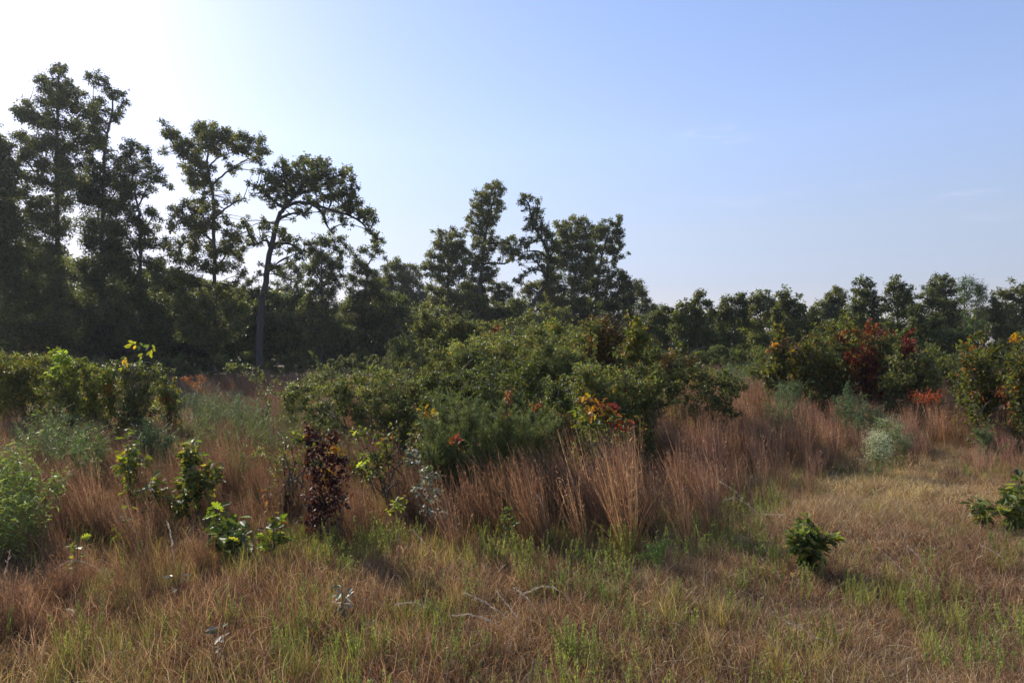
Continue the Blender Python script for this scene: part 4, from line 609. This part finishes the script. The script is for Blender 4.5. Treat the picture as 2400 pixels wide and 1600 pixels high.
CLEAR = [(1900, 6.55, .5), (2375, 7.6, .6), (2300, 7.7, .4), (462, 8.0, .4), (425, 7.9, .35), (305, 8.4, .35), (352, 7.9, .3), (520, 6.9, .4), (560, 6.5, .4), (642, 6.7, .35), (760, 7.3, .45), (1005, 7.6, .35), (800, 5.25, .3), (418, 5.65, .2), (1120, 9., .45)]
def clearing(x, y):     # thins tall grass at and in front of shrubs and saplings so they show
    k = np.ones(len(x))
    for p, D, r in CLEAR:
        X0 = (p-1200)/F*D; dx = (x - X0*y/D)/r; dy = D-y
        k *= 1-(.85 if p > 1800 else .6)*np.exp(-dx**2*3.2)*((dy > -.2) & (dy < .8+r))
    return k
# ------------------------------------------------------------------ grasses as scattered stuff
def scatter(name, variants, P, spin, lean, az, scl, tint, label):
    """one object whose points carry tufts; lean = angle, az = azimuth of the lean"""
    n = len(P)
    ca, sa = np.cos(spin), np.sin(spin); Z = np.zeros(n); O = np.ones(n)
    R1 = np.stack([np.stack([ca, -sa, Z], -1), np.stack([sa, ca, Z], -1), np.stack([Z, Z, O], -1)], 1)
    kx, ky = -np.sin(az), np.cos(az); c_, s_ = np.cos(lean), np.sin(lean)
    R2 = np.stack([np.stack([c_+kx*kx*(1-c_), kx*ky*(1-c_), ky*s_], -1), np.stack([kx*ky*(1-c_), c_+ky*ky*(1-c_), -kx*s_], -1), np.stack([-ky*s_, kx*s_, c_], -1)], 1)
    R = R2 @ R1
    eul = np.stack([np.arctan2(R[:, 2, 1], R[:, 2, 2]), -np.arcsin(np.clip(R[:, 2, 0], -1, 1)), np.arctan2(R[:, 1, 0], R[:, 0, 0])], -1)
    me = bpy.data.meshes.new(name); me.vertices.add(n); me.vertices.foreach_set('co', P.astype(np.float32).ravel())
    for nm, arr in (('rot', eul), ('scl', scl), ('tint', tint)):
        a = me.attributes.new(nm, 'FLOAT_VECTOR', 'POINT'); a.data.foreach_set('vector', arr.astype(np.float32).ravel())
    a = me.attributes.new('var', 'INT', 'POINT'); a.data.foreach_set('value', rng.integers(0, len(variants), n).astype(np.int32))
    o = bpy.data.objects.new(name, me); COL.objects.link(o); tag(o, label, 'grass', None, 'stuff')
    ng = bpy.data.node_groups.new(name, 'GeometryNodeTree'); ng.interface.new_socket('Geometry', in_out='INPUT', socket_type='NodeSocketGeometry'); ng.interface.new_socket('Geometry', in_out='OUTPUT', socket_type='NodeSocketGeometry')
    N = ng.nodes; K = ng.links; gi = N.new('NodeGroupInput'); go = N.new('NodeGroupOutput'); jn = N.new('GeometryNodeJoinGeometry')
    def attr(nm, ty):
        q = N.new('GeometryNodeInputNamedAttribute'); q.data_type = ty; q.inputs['Name'].default_value = nm; return q.outputs['Attribute']
    er = N.new('FunctionNodeEulerToRotation'); K.new(attr('rot', 'FLOAT_VECTOR'), er.inputs[0]); sc = attr('scl', 'FLOAT_VECTOR'); va = attr('var', 'INT')
    for i, v in enumerate(variants):
        cp = N.new('FunctionNodeCompare'); cp.data_type = 'INT'; cp.operation = 'EQUAL'; K.new(va, cp.inputs[2]); cp.inputs[3].default_value = i
        oi = N.new('GeometryNodeObjectInfo'); oi.inputs['Object'].default_value = v
        ip = N.new('GeometryNodeInstanceOnPoints'); K.new(gi.outputs[0], ip.inputs['Points']); K.new(cp.outputs[0], ip.inputs['Selection'])
        K.new(oi.outputs['Geometry'], ip.inputs['Instance']); K.new(er.outputs[0], ip.inputs['Rotation']); K.new(sc, ip.inputs['Scale']); K.new(ip.outputs[0], jn.inputs[0])
    K.new(jn.outputs[0], go.inputs[0]); md = o.modifiers.new('tufts', 'NODES'); md.node_group = ng
    return o
def proto(name, mb, mat):       # a tuft model that is only instanced, never linked on its own
    return bpy.data.objects.new(name, mb.mesh(name, mat))
C_ = np.array
def pickc(cols, n, j=.18):
    c = np.array(cols); return c[rng.integers(0, len(c), n)]*np.exp(rng.normal(size=(n, 1))*j)
def bend(base, d, L, nseg, grav, wig):
    n = len(base); P = np.zeros((n, nseg+1, 3)); P[:, 0] = base; d = unit(d)
    for i in range(nseg):
        P[:, i+1] = P[:, i] + d*(L/nseg)[:, None]
        d = unit(d + rng.normal(size=(n, 3))*wig + np.array([0, 0, -1])*grav)
    return P
TALLC = [(.30, .185, .12), (.36, .245, .16), (.24, .135, .10), (.46, .36, .24), (.22, .15, .11)]
def tall_tuft(nst=60, h=1.0):
    mb = MB(); a = rng.random(nst)*6.283; q = .065*np.sqrt(rng.random(nst)); b = np.stack([np.cos(a)*q, np.sin(a)*q, np.full(nst, -.03)], 1)
    d = np.stack([np.cos(a)*q*1.8+rng.normal(size=nst)*.07, np.sin(a)*q*1.8+rng.normal(size=nst)*.07, np.ones(nst)], 1)
    L = h*rng.uniform(.6, 1.08, nst); P = bend(b, d, L, 6, .02, .045)
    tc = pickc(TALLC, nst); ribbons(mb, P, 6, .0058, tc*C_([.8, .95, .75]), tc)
    # fine side leaves / seed tufts on the upper half
    m = nst*6; si = rng.integers(0, nst, m); t = rng.uniform(1.5, 5.9, m); i0 = t.astype(int); Q = P[si, i0]+(P[si, i0+1]-P[si, i0])*(t-i0)[:, None]
    leaves(mb, Q, unit(P[si, i0+1]-P[si, i0])+rng.normal(size=(m, 3))*.2, rng.uniform(.02, .06, m), .0042, tc[si]*1.05, KITE, .5)
    # basal leaves
    m = 70; a = rng.random(m)*6.283; b = np.stack([np.cos(a)*.05, np.sin(a)*.05, np.full(m, -.02)], 1)
    d = np.stack([np.cos(a)*.4+rng.normal(size=m)*.2, np.sin(a)*.4+rng.normal(size=m)*.2, np.ones(m)], 1)
    ribbons(mb, bend(b, d, h*rng.uniform(.25, .55, m), 5, .16, .07), 5, .0045, pickc([(.22, .16, .07), (.30, .18, .10), (.17, .17, .06)], m), pickc([(.38, .24, .13), (.30, .15, .09), (.26, .24, .09)], m))
    return mb
def thatch_tuft(n=170, h=.17, cols=None, r=.17):
    cols = cols or [(.29, .18, .115), (.38, .28, .19), (.18, .115, .08), (.56, .47, .35), (.24, .14, .10), (.28, .25, .11)]
    mb = MB(); b = np.stack([rng.normal(size=n)*r*.55, rng.normal(size=n)*r*.55, np.full(n, -.01)], 1)
    d = np.stack([rng.normal(size=n)*.5, rng.normal(size=n)*.5, rng.uniform(.5, 1.2, n)], 1)
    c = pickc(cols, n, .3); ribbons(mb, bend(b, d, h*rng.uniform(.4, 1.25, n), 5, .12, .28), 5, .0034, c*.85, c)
    return mb
def shoot_tuft(n=7, h=.30):
    mb = MB()
    for i in range(n):
        b = C_([rng.normal()*.07, rng.normal()*.07, -.02]); hh = h*rng.uniform(.5, 1.1); e = b + [rng.normal()*.04, rng.normal()*.04, hh]
        cp = curve([b, (b+e)/2+rng.normal(size=3)*.01, e], 4); tube(mb, cp, .002, (.20, .22, .08), 3)
        m = int(190*hh); t = rng.uniform(.1, 1, m); P = b+(e-b)*t[:, None]; A = np.stack([rng.normal(size=m), rng.normal(size=m), np.full(m, 1.7)], 1)
        g = C_([[.23, .27, .085]])*np.exp(rng.normal(size=(m, 1))*.2)*(1+.25*(t[:, None]-.5)); g[t < .3] = g[t < .3]*C_([1.3, 1.05, .8])
        leaves(mb, P, A, rng.uniform(.018, .036, m)*(1.25-.6*t), .0055, g, KITE, .1)
    return mb
def blade_tuft(n=34, h=.34, c0=(.17, .18, .06), c1=(.33, .31, .10)):
    mb = MB(); b = np.stack([rng.normal(size=n)*.035, rng.normal(size=n)*.035, np.full(n, -.02)], 1)
    d = np.stack([rng.normal(size=n)*.28, rng.normal(size=n)*.28, np.ones(n)], 1); j = np.exp(rng.normal(size=(n, 1))*.2)
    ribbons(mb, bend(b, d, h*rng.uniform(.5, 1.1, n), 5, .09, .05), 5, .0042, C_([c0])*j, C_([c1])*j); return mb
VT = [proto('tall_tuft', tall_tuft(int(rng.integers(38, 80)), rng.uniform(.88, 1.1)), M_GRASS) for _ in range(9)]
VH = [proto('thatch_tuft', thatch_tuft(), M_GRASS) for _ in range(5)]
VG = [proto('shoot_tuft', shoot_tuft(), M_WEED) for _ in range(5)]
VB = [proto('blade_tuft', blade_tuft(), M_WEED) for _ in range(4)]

EDGE = np.array([(-400, 1560), (0, 1530), (250, 1470), (450, 1390), (620, 1290), (760, 1262), (1000, 1258), (1250, 1290), (1500, 1300), (1620, 1240), (1750, 1180), (1900, 1120), (2100, 1080), (2300, 1100), (2700, 1160)], float)
def field(n_per, D0, D1, wide=1.02):
    """uniform random ground points in the viewed wedge (a bit wider)"""
    A = .86*wide*(D1*D1-D0*D0); n = int(A*n_per); y = np.sqrt(rng.uniform(D0*D0, D1*D1, n)); x = rng.uniform(-.86, .86, n)*wide*y
    return x, y
def pxy(x, y): return 1200+F*x/y, 800+F*CH/y
def vnoise(x, y, s, seed=0):
    g = np.random.default_rng(seed).random((64, 64)); u = x/s+31.7; v = y/s+11.3
    i = np.floor(u).astype(int); j = np.floor(v).astype(int); fu = u-i; fv = v-j; fu = fu*fu*(3-2*fu); fv = fv*fv*(3-2*fv)
    G = lambda a, b: g[a % 64, b % 64]
    return (G(i, j)*(1-fu)+G(i+1, j)*fu)*(1-fv)+(G(i, j+1)*(1-fu)+G(i+1, j+1)*fu)*fv
def pts(x, y): return np.stack([x, y, gz(x, y)], 1)

# tall reddish bluestem
X, Y = [], []
for dens, a, b in ((12, 3.6, 9), (9.5, 9, 15), (6.5, 15, 24), (4.5, 24, 36)):
    x, y = field(dens, a, b); X.append(x); Y.append(y)
x = np.concatenate(X); y = np.concatenate(Y); px_, py_ = pxy(x, y)
edge = np.interp(px_, EDGE[:, 0], EDGE[:, 1]) + (vnoise(x, y, .6, 3)-.5)*60
prob = 1/(1+np.exp((py_-edge)/14)); prob = np.maximum(prob, .03*(px_ < 760)*(vnoise(x, y, .5, 5) > .55)+.22*(px_ < 330)*(vnoise(x, y, .5, 5) > .4))
prob *= np.where(vnoise(x, y, .9, 8) > .28, 1, .35)
prob *= np.where((px_ > 930) & (px_ < 1560) & (y > np.interp(px_, [930, 1300, 1450], [9.0, 9.6, 8.4])), .12, 1)          # inside the thicket
prob *= np.where((px_ < 480) & (y > 11), .25, 1)
prob *= np.where((px_ > 1900) & (y > 16), .5, 1)
prob *= clearing(x, y)
k = rng.random(len(x)) < prob; x, y, px_, py_ = x[k], y[k], px_[k], py_[k]; n = len(x)
hs = np.interp(px_, [-300, 0, 500, 800, 1100, 1500, 1800, 2100, 2600], [.74, .72, .72, .76, .95, 1.10, 1.0, .95, .98])*rng.uniform(.72, 1.12, n)
hs *= np.where((y < 6.6) & (px_ < 1000), .72, 1)*np.interp(vnoise(x, y, 1.3, 12), [0, 1], [.8, 1.15])
front = np.clip(1-(edge[k]-py_)/60, 0, 1); hs *= 1-.3*front*(px_ > 1600)
lean = np.interp(px_, [-300, 0, 600, 1000, 1300, 1600, 1900, 2500], [.38, .36, .30, .32, .38, .22, .10, .08]) + rng.normal(size=n)*.05 + (vnoise(x, y, .7, 61)-.5)*.35
az = math.pi + (vnoise(x, y, .8, 62)-.5)*2.2 + rng.normal(size=n)*.2
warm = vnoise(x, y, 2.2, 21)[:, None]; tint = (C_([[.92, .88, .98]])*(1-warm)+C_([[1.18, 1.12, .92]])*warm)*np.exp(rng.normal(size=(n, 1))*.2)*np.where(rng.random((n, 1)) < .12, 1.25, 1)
tint = tint*np.interp(px_, [0, 700, 1300, 1900], [.60, .66, .74, .95])[:, None]*C_([[1.0, .95, 1.0]])  # darker tufts toward the left: backlit shade put into the tint
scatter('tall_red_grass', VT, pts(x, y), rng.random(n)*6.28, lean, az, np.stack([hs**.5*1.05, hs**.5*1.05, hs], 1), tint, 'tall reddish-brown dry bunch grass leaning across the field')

# short curly thatch
X, Y = [], []
for dens, a, b in ((46, 3.3, 7), (36, 7, 11), (16, 11, 18), (5, 18, 34)):
    x, y = field(dens, a, b); X.append(x); Y.append(y)
x = np.concatenate(X); y = np.concatenate(Y); px_, py_ = pxy(x, y); n = len(x)
edge = np.interp(px_, EDGE[:, 0], EDGE[:, 1]); k = (py_ > edge-60) | (rng.random(n) < .5); x, y, px_, py_ = x[k], y[k], px_[k], py_[k]; n = len(x)
s = rng.uniform(.7, 1.25, n)*np.interp(vnoise(x, y, .8, 31), [0, 1], [.85, 1.4])
tan = np.clip((px_-1700)/300, 0, 1)*np.clip((1260-py_)/80, 0, 1); w = vnoise(x, y, 1.1, 33)
tint = C_([[.92, .92, .84]])*(C_([[.84, .68, .64]])*(1-w)[:, None]+C_([[1.16, 1.16, 1.04]])*w[:, None])*np.exp(rng.normal(size=(n, 1))*.16)
tint = tint*(1+tan[:, None]*C_([[.35, .5, .4]]))
scatter('short_dry_grass', VH, pts(x, y), rng.random(n)*6.28, np.abs(rng.normal(size=n))*.15, rng.random(n)*6.28, np.stack([s, s, s*np.interp(px_, [0, 1500, 2400], [1.35, 1.1, .85])], 1), tint, 'short curled reddish-brown dry grass covering the foreground')

# green upright shoots
X, Y = [], []
for dens, a, b in ((24, 3.4, 7), (18, 7, 11), (7, 11, 18), (2, 18, 30)):
    x, y = field(dens, a, b); X.append(x); Y.append(y)
x = np.concatenate(X); y = np.concatenate(Y); px_, py_ = pxy(x, y); n = len(x)
edge = np.interp(px_, EDGE[:, 0], EDGE[:, 1]); w = vnoise(x, y, .7, 41)*.6+vnoise(x, y, .25, 42)*.4
d = np.abs(py_-edge-22); band = np.exp(-(d/45)**2)*((px_ > 640) & (px_ < 1720))
prob = np.clip((w-.42)*4.5, 0, 1)*np.where(py_ > edge, 1.0, .30) + band*.9
prob *= np.where(px_ > 1500, .62, 1)*np.where(px_ < 500, .75, 1)
k = rng.random(n) < prob; x, y, px_, py_, band = x[k], y[k], px_[k], py_[k], band[k]; n = len(x)
s = rng.uniform(.6, 1.15, n)*(1+.35*band); w = vnoise(x, y, 1.5, 44)[:, None]
tint = (C_([[.85, 1.0, .9]])*(1-w)+C_([[1.25, 1.08, .9]])*w)*np.exp(rng.normal(size=(n, 1))*.18)
scatter('green_shoots', VG, pts(x, y), rng.random(n)*6.28, np.abs(rng.normal(size=n))*.12, rng.random(n)*6.28, np.stack([s, s, s], 1), tint, 'pale green upright leafy shoots scattered through the dry grass')

# green and yellowish grass blades
X, Y = [], []
for dens, a, b in ((26, 3.4, 7), (17, 7, 12), (6, 12, 22)):
    x, y = field(dens, a, b); X.append(x); Y.append(y)
x = np.concatenate(X); y = np.concatenate(Y); px_, py_ = pxy(x, y); n = len(x)
edge = np.interp(px_, EDGE[:, 0], EDGE[:, 1]); w = vnoise(x, y, .9, 51)
prob = np.clip((w-.35)*2, 0, 1)*np.interp(px_, [0, 700, 1400, 1800, 2400], [.85, .95, .85, .45, .45])*np.where(py_ < edge, .8, 1)
k = rng.random(n) < prob; x, y, px_ = x[k], y[k], px_[k]; n = len(x); s = rng.uniform(.6, 1.15, n); w = vnoise(x, y, 1.2, 54)[:, None]
tint = (C_([[.8, .9, .9]])*(1-w)+C_([[1.3, 1.05, .95]])*w)*np.exp(rng.normal(size=(n, 1))*.2)
scatter('green_grass_blades', VB, pts(x, y), rng.random(n)*6.28, np.abs(rng.normal(size=n))*.15, math.pi+rng.normal(size=n), np.stack([s, s, s], 1), tint, 'fine yellow-green grass blades mixed among the dry grass')

# ------------------------------------------------------------------ single pale bent stalks
def stalk(frame, s, label, group, r=.0024, col=(.62, .52, .42), heads=True):
    p = fr(frame, parse(s)); last = p[-1]; D = F*CH/(last[1]-800+28); D = min(max(D, 4.3), 12)
    pts3 = [W(q[0], q[1], D+.12*i/len(p)) for i, q in enumerate(p)][::-1]
    b = pts3[0].copy(); b[2] = gz(b[0], b[1])-.02; b[0] += (pts3[0][0]-pts3[1][0])*.3
    if pts3[0][2] > b[2]+.06: pts3 = [b]+pts3
    cp = curve(pts3, 5, .0015); root = empty('dry_grass_stalk', b); tag(root, label, 'grass stalk', group)
    tb = MB(); tube(tb, cp, r*np.linspace(1, .45, len(cp)), col, 5); tb.build('stem', M_STRAW, root, b)
    if heads:
        hb = MB(); m = 60; t = rng.uniform(.5, 1, m)*(len(cp)-1); i0 = np.minimum(t.astype(int), len(cp)-2); Q = cp[i0]+(cp[i0+1]-cp[i0])*(t-i0)[:, None]
        leaves(hb, Q, unit(cp[i0+1]-cp[i0])+rng.normal(size=(m, 3))*.22, rng.uniform(.02, .05, m), .004, np.array([col])*np.exp(rng.normal(size=(m, 1))*.15), KITE, .1)
        hb.build('seed_head', M_STRAW, root, b)
G1 = 'pale bent grass stalks'
stalk('B', "1140 555; 1250 600; 1390 690; 1500 800", 'longest of the pale bent stalks in the bottom middle, arching left', G1, .003)
stalk('B', "1490 525; 1560 580; 1610 640; 1660 740", 'short thick pale stalk bent left, rightmost of the bottom middle ones', G1, .0038)
stalk('B', "1370 550; 1440 640; 1520 750; 1560 820", 'thin straight pale stalk between the two thick pale ones', G1)
stalk('B', "690 630; 770 620; 870 650; 960 720", 'faint arched stalk right of the curled silvery seedling', G1)
stalk('B', "1080 710; 1180 705; 1310 740; 1400 800; 1450 870", 'low flat-lying pale stalk beneath the longest bent stalk', G1)
stalk('B', "1570 550; 1680 510; 1800 540; 1890 620", 'thin hoop-shaped stalk above the short thick pale stalk', G1)
stalk('B', "800 135; 850 190; 880 240; 900 300", 'short pale stalk at the edge of the dark tall grass, centre left', G1)
stalk('C', "1460 480; 1560 570; 1660 660; 1740 740; 1790 800", 'bright straight slanting stalk right of the knee-high oak seedling', G1, .003)
stalk('C', "1640 470; 1710 540; 1760 640; 1780 720", 'thin curved stalk just right of the bright slanting stalk', G1)
stalk('C', "875 915; 990 970; 1060 1020; 1150 1050; 1230 1100", 'pale stalk lying low below the knee-high oak seedling', G1)
stalk('C', "2085 460; 2180 510; 2260 590; 2300 640", 'pale arched stalk nearest the right edge', G1)
stalk('C', "490 75; 560 115; 640 190; 740 290", 'long thin arched stalk at the front of the right red grass', G1)
stalk('C', "520 185; 590 175; 680 230; 760 320", 'hooked pale stalk just below the long thin arched one', G1, .003)
stalk('C', "745 275; 850 275; 930 310; 1000 370", 'flat-arched thin stalk above and left of the knee-high seedling', G1)
stalk('D', "1155 75; 1175 150; 1190 280; 1215 400", 'upright white stalk in the left grass', G1, .0035, (.68, .60, .52))
stalk('D', "70 260; 40 400; 5 520; -20 620", 'pale feathery stalk at the very left edge', G1, .006, (.62, .50, .42))
stalk('D', "390 385; 470 340; 580 345; 700 400; 800 470", 'long curved stalk arching over the left foreground', G1)
stalk('D', "480 670; 500 690; 505 720; 500 800", 'tiny pale hooked stalk in the left foreground', G1)
stalk('7', "430 1190; 455 1230; 470 1290; 490 1390; 500 1480", 'whitish bent stalk standing before the dark gap below the cedar', G1, .0032, (.66, .56, .5))
stalk('7', "215 1170; 280 1160; 350 1155; 400 1200; 430 1300", 'grey bent stalk left of the whitish stalk in the centre', G1)

# ------------------------------------------------------------------ thin warm-season haze
def haze():
    v = np.array([(x, y, z) for z in (-1.3, 34) for y in (-120, 620) for x in (-520, 520)], float)
    me = bpy.data.meshes.new('haze'); me.from_pydata([tuple(p) for p in v], [], [(0, 2, 3, 1), (4, 5, 7, 6), (0, 1, 5, 4), (2, 6, 7, 3), (0, 4, 6, 2), (1, 3, 7, 5)])
    m, nt, out = mat_new('haze_air'); pv = nt.nodes.new('ShaderNodeVolumePrincipled'); pv.inputs['Color'].default_value = (.90, .95, 1, 1)
    pv.inputs['Density'].default_value = HAZE; pv.inputs['Anisotropy'].default_value = .35; nt.links.new(pv.outputs[0], out.inputs['Volume'])
    me.materials.append(m); o = bpy.data.objects.new('haze', me); COL.objects.link(o); o['kind'] = 'stuff'; o['label'] = 'thin pale haze in the air over the field and wood'
HAZE = .0003
haze()

# ------------------------------------------------------------------ light, sky, camera
w = bpy.data.worlds.new('World'); S.world = w; w.use_nodes = True; nt = w.node_tree; N = nt.nodes; K = nt.links
bg = N['Background']; sky = N.new('ShaderNodeTexSky'); sky.sky_type = 'NISHITA'; sky.sun_disc = False
sky.sun_elevation = SUN_EL; sky.sun_rotation = SUN_AZ; sky.altitude = 0; sky.air_density = 1.0; sky.dust_density = .4; sky.ozone_density = 3.0
# faint high cirrus wisps, by direction of the sky
tc = N.new('ShaderNodeTexCoord')
def wisp(px, py, rx, rz, amt):
    d = unit(np.array([(px-1200)/F, 1, -(py-800)/F]))
    sub = N.new('ShaderNodeVectorMath'); sub.operation = 'SUBTRACT'; sub.inputs[1].default_value = tuple(d); K.new(tc.outputs['Generated'], sub.inputs[0])
    ml = N.new('ShaderNodeVectorMath'); ml.operation = 'MULTIPLY'; ml.inputs[1].default_value = (1/rx, 1/rx, 1/rz); K.new(sub.outputs[0], ml.inputs[0])
    ln = N.new('ShaderNodeVectorMath'); ln.operation = 'LENGTH'; K.new(ml.outputs[0], ln.inputs[0])
    mr = N.new('ShaderNodeMapRange'); mr.inputs['From Min'].default_value = 1; mr.inputs['From Max'].default_value = 0; mr.inputs['To Max'].default_value = amt; K.new(ln.outputs['Value'], mr.inputs['Value'])
    return mr.outputs[0]
mp = N.new('ShaderNodeMapping'); mp.inputs['Scale'].default_value = (14, 14, 60); K.new(tc.outputs['Generated'], mp.inputs[0])
no = N.new('ShaderNodeTexNoise'); no.inputs['Scale'].default_value = 1.; no.inputs['Detail'].default_value = 8; no.inputs['Roughness'].default_value = .6; K.new(mp.outputs[0], no.inputs['Vector'])
nr = N.new('ShaderNodeMapRange'); nr.inputs['From Min'].default_value = .48; nr.inputs['From Max'].default_value = .75; K.new(no.outputs['Fac'], nr.inputs['Value'])
tot = None
for a in ((1695, 318, .05, .018, .38), (2225, 457, .06, .012, .40), (2330, 507, .05, .008, .22), (1830, 470, .25, .02, .14), (1620, 315, .03, .012, .2)):
    q = wisp(*a)
    if tot is None: tot = q
    else:
        ad = N.new('ShaderNodeMath'); ad.operation = 'ADD'; K.new(tot, ad.inputs[0]); K.new(q, ad.inputs[1]); tot = ad.outputs[0]
mm = N.new('ShaderNodeMath'); mm.operation = 'MULTIPLY'; K.new(tot, mm.inputs[0]); K.new(nr.outputs[0], mm.inputs[1])
mx = N.new('ShaderNodeMix'); mx.data_type = 'RGBA'; K.new(mm.outputs[0], mx.inputs['Factor']); 
sx = N.new('ShaderNodeSeparateXYZ'); K.new(tc.outputs['Generated'], sx.inputs[0])
rp = N.new('ShaderNodeValToRGB'); el = rp.color_ramp.elements      # hazier, less bright air near the horizon
while len(el) > 1: el.remove(el[-1])
for i_, (z_, c_) in enumerate(((0, (.79, .70, .82)), (.08, (.87, .78, .91)), (.15, (1.08, .95, .99)), (.27, (1.26, 1.17, 1.31)), (.42, (1.22, 1.19, 1.41)), (1, (1.15, 1.1, 1.3)))):
    e_ = el[0] if i_ == 0 else el.new(z_)
    e_.position = z_; e_.color = (c_[0]/2, c_[1]/2, c_[2]/2, 1)
K.new(sx.outputs['Z'], rp.inputs[0]); gr = N.new('ShaderNodeVectorMath'); gr.operation = 'MULTIPLY'; gm = N.new('ShaderNodeGamma'); gm.inputs[1].default_value = .75; K.new(sky.outputs[0], gm.inputs[0]); K.new(gm.outputs[0], gr.inputs[0]); K.new(rp.outputs[0], gr.inputs[1])
g2 = N.new('ShaderNodeVectorMath'); g2.operation = 'SCALE'; g2.inputs['Scale'].default_value = 2.0; K.new(gr.outputs[0], g2.inputs[0]); K.new(g2.outputs[0], mx.inputs[6]); mx.inputs[7].default_value = (5.4, 4.9, 6.0, 1)
K.new(mx.outputs[2], bg.inputs['Color']); bg.inputs['Strength'].default_value = .141

sd = Vector((math.sin(SUN_AZ)*math.cos(SUN_EL), math.cos(SUN_AZ)*math.cos(SUN_EL), math.sin(SUN_EL)))
L = bpy.data.lights.new('sun', 'SUN'); L.energy = 4.3; L.angle = math.radians(.55); L.color = (1, .93, .82)
lo = bpy.data.objects.new('sun', L); COL.objects.link(lo); lo.rotation_euler = sd.to_track_quat('Z', 'Y').to_euler(); lo.location = (0, 0, 60)
cam = bpy.data.cameras.new('camera'); co = bpy.data.objects.new('camera', cam); COL.objects.link(co)
cam.sensor_width = 36; cam.lens = 24; cam.clip_end = 5000; cam.clip_start = .05
co.location = (0, 0, CH); co.rotation_euler = (math.radians(90), 0, 0); S.camera = co
S.view_settings.view_transform = 'Standard'; S.view_settings.look = 'None'; S.view_settings.exposure = .65; S.view_settings.gamma = 1
S.render.engine = 'CYCLES'; S.cycles.max_bounces = 6; S.cycles.transparent_max_bounces = 8; S.cycles.sample_clamp_indirect = 2.0; S.cycles.use_denoising = True; S.cycles.denoiser = 'OPENIMAGEDENOISE'; S.cycles.denoiser = 'OPENIMAGEDENOISE'

print('FACES', sum(len(o.data.polygons) for o in S.objects if o.type=='MESH'))
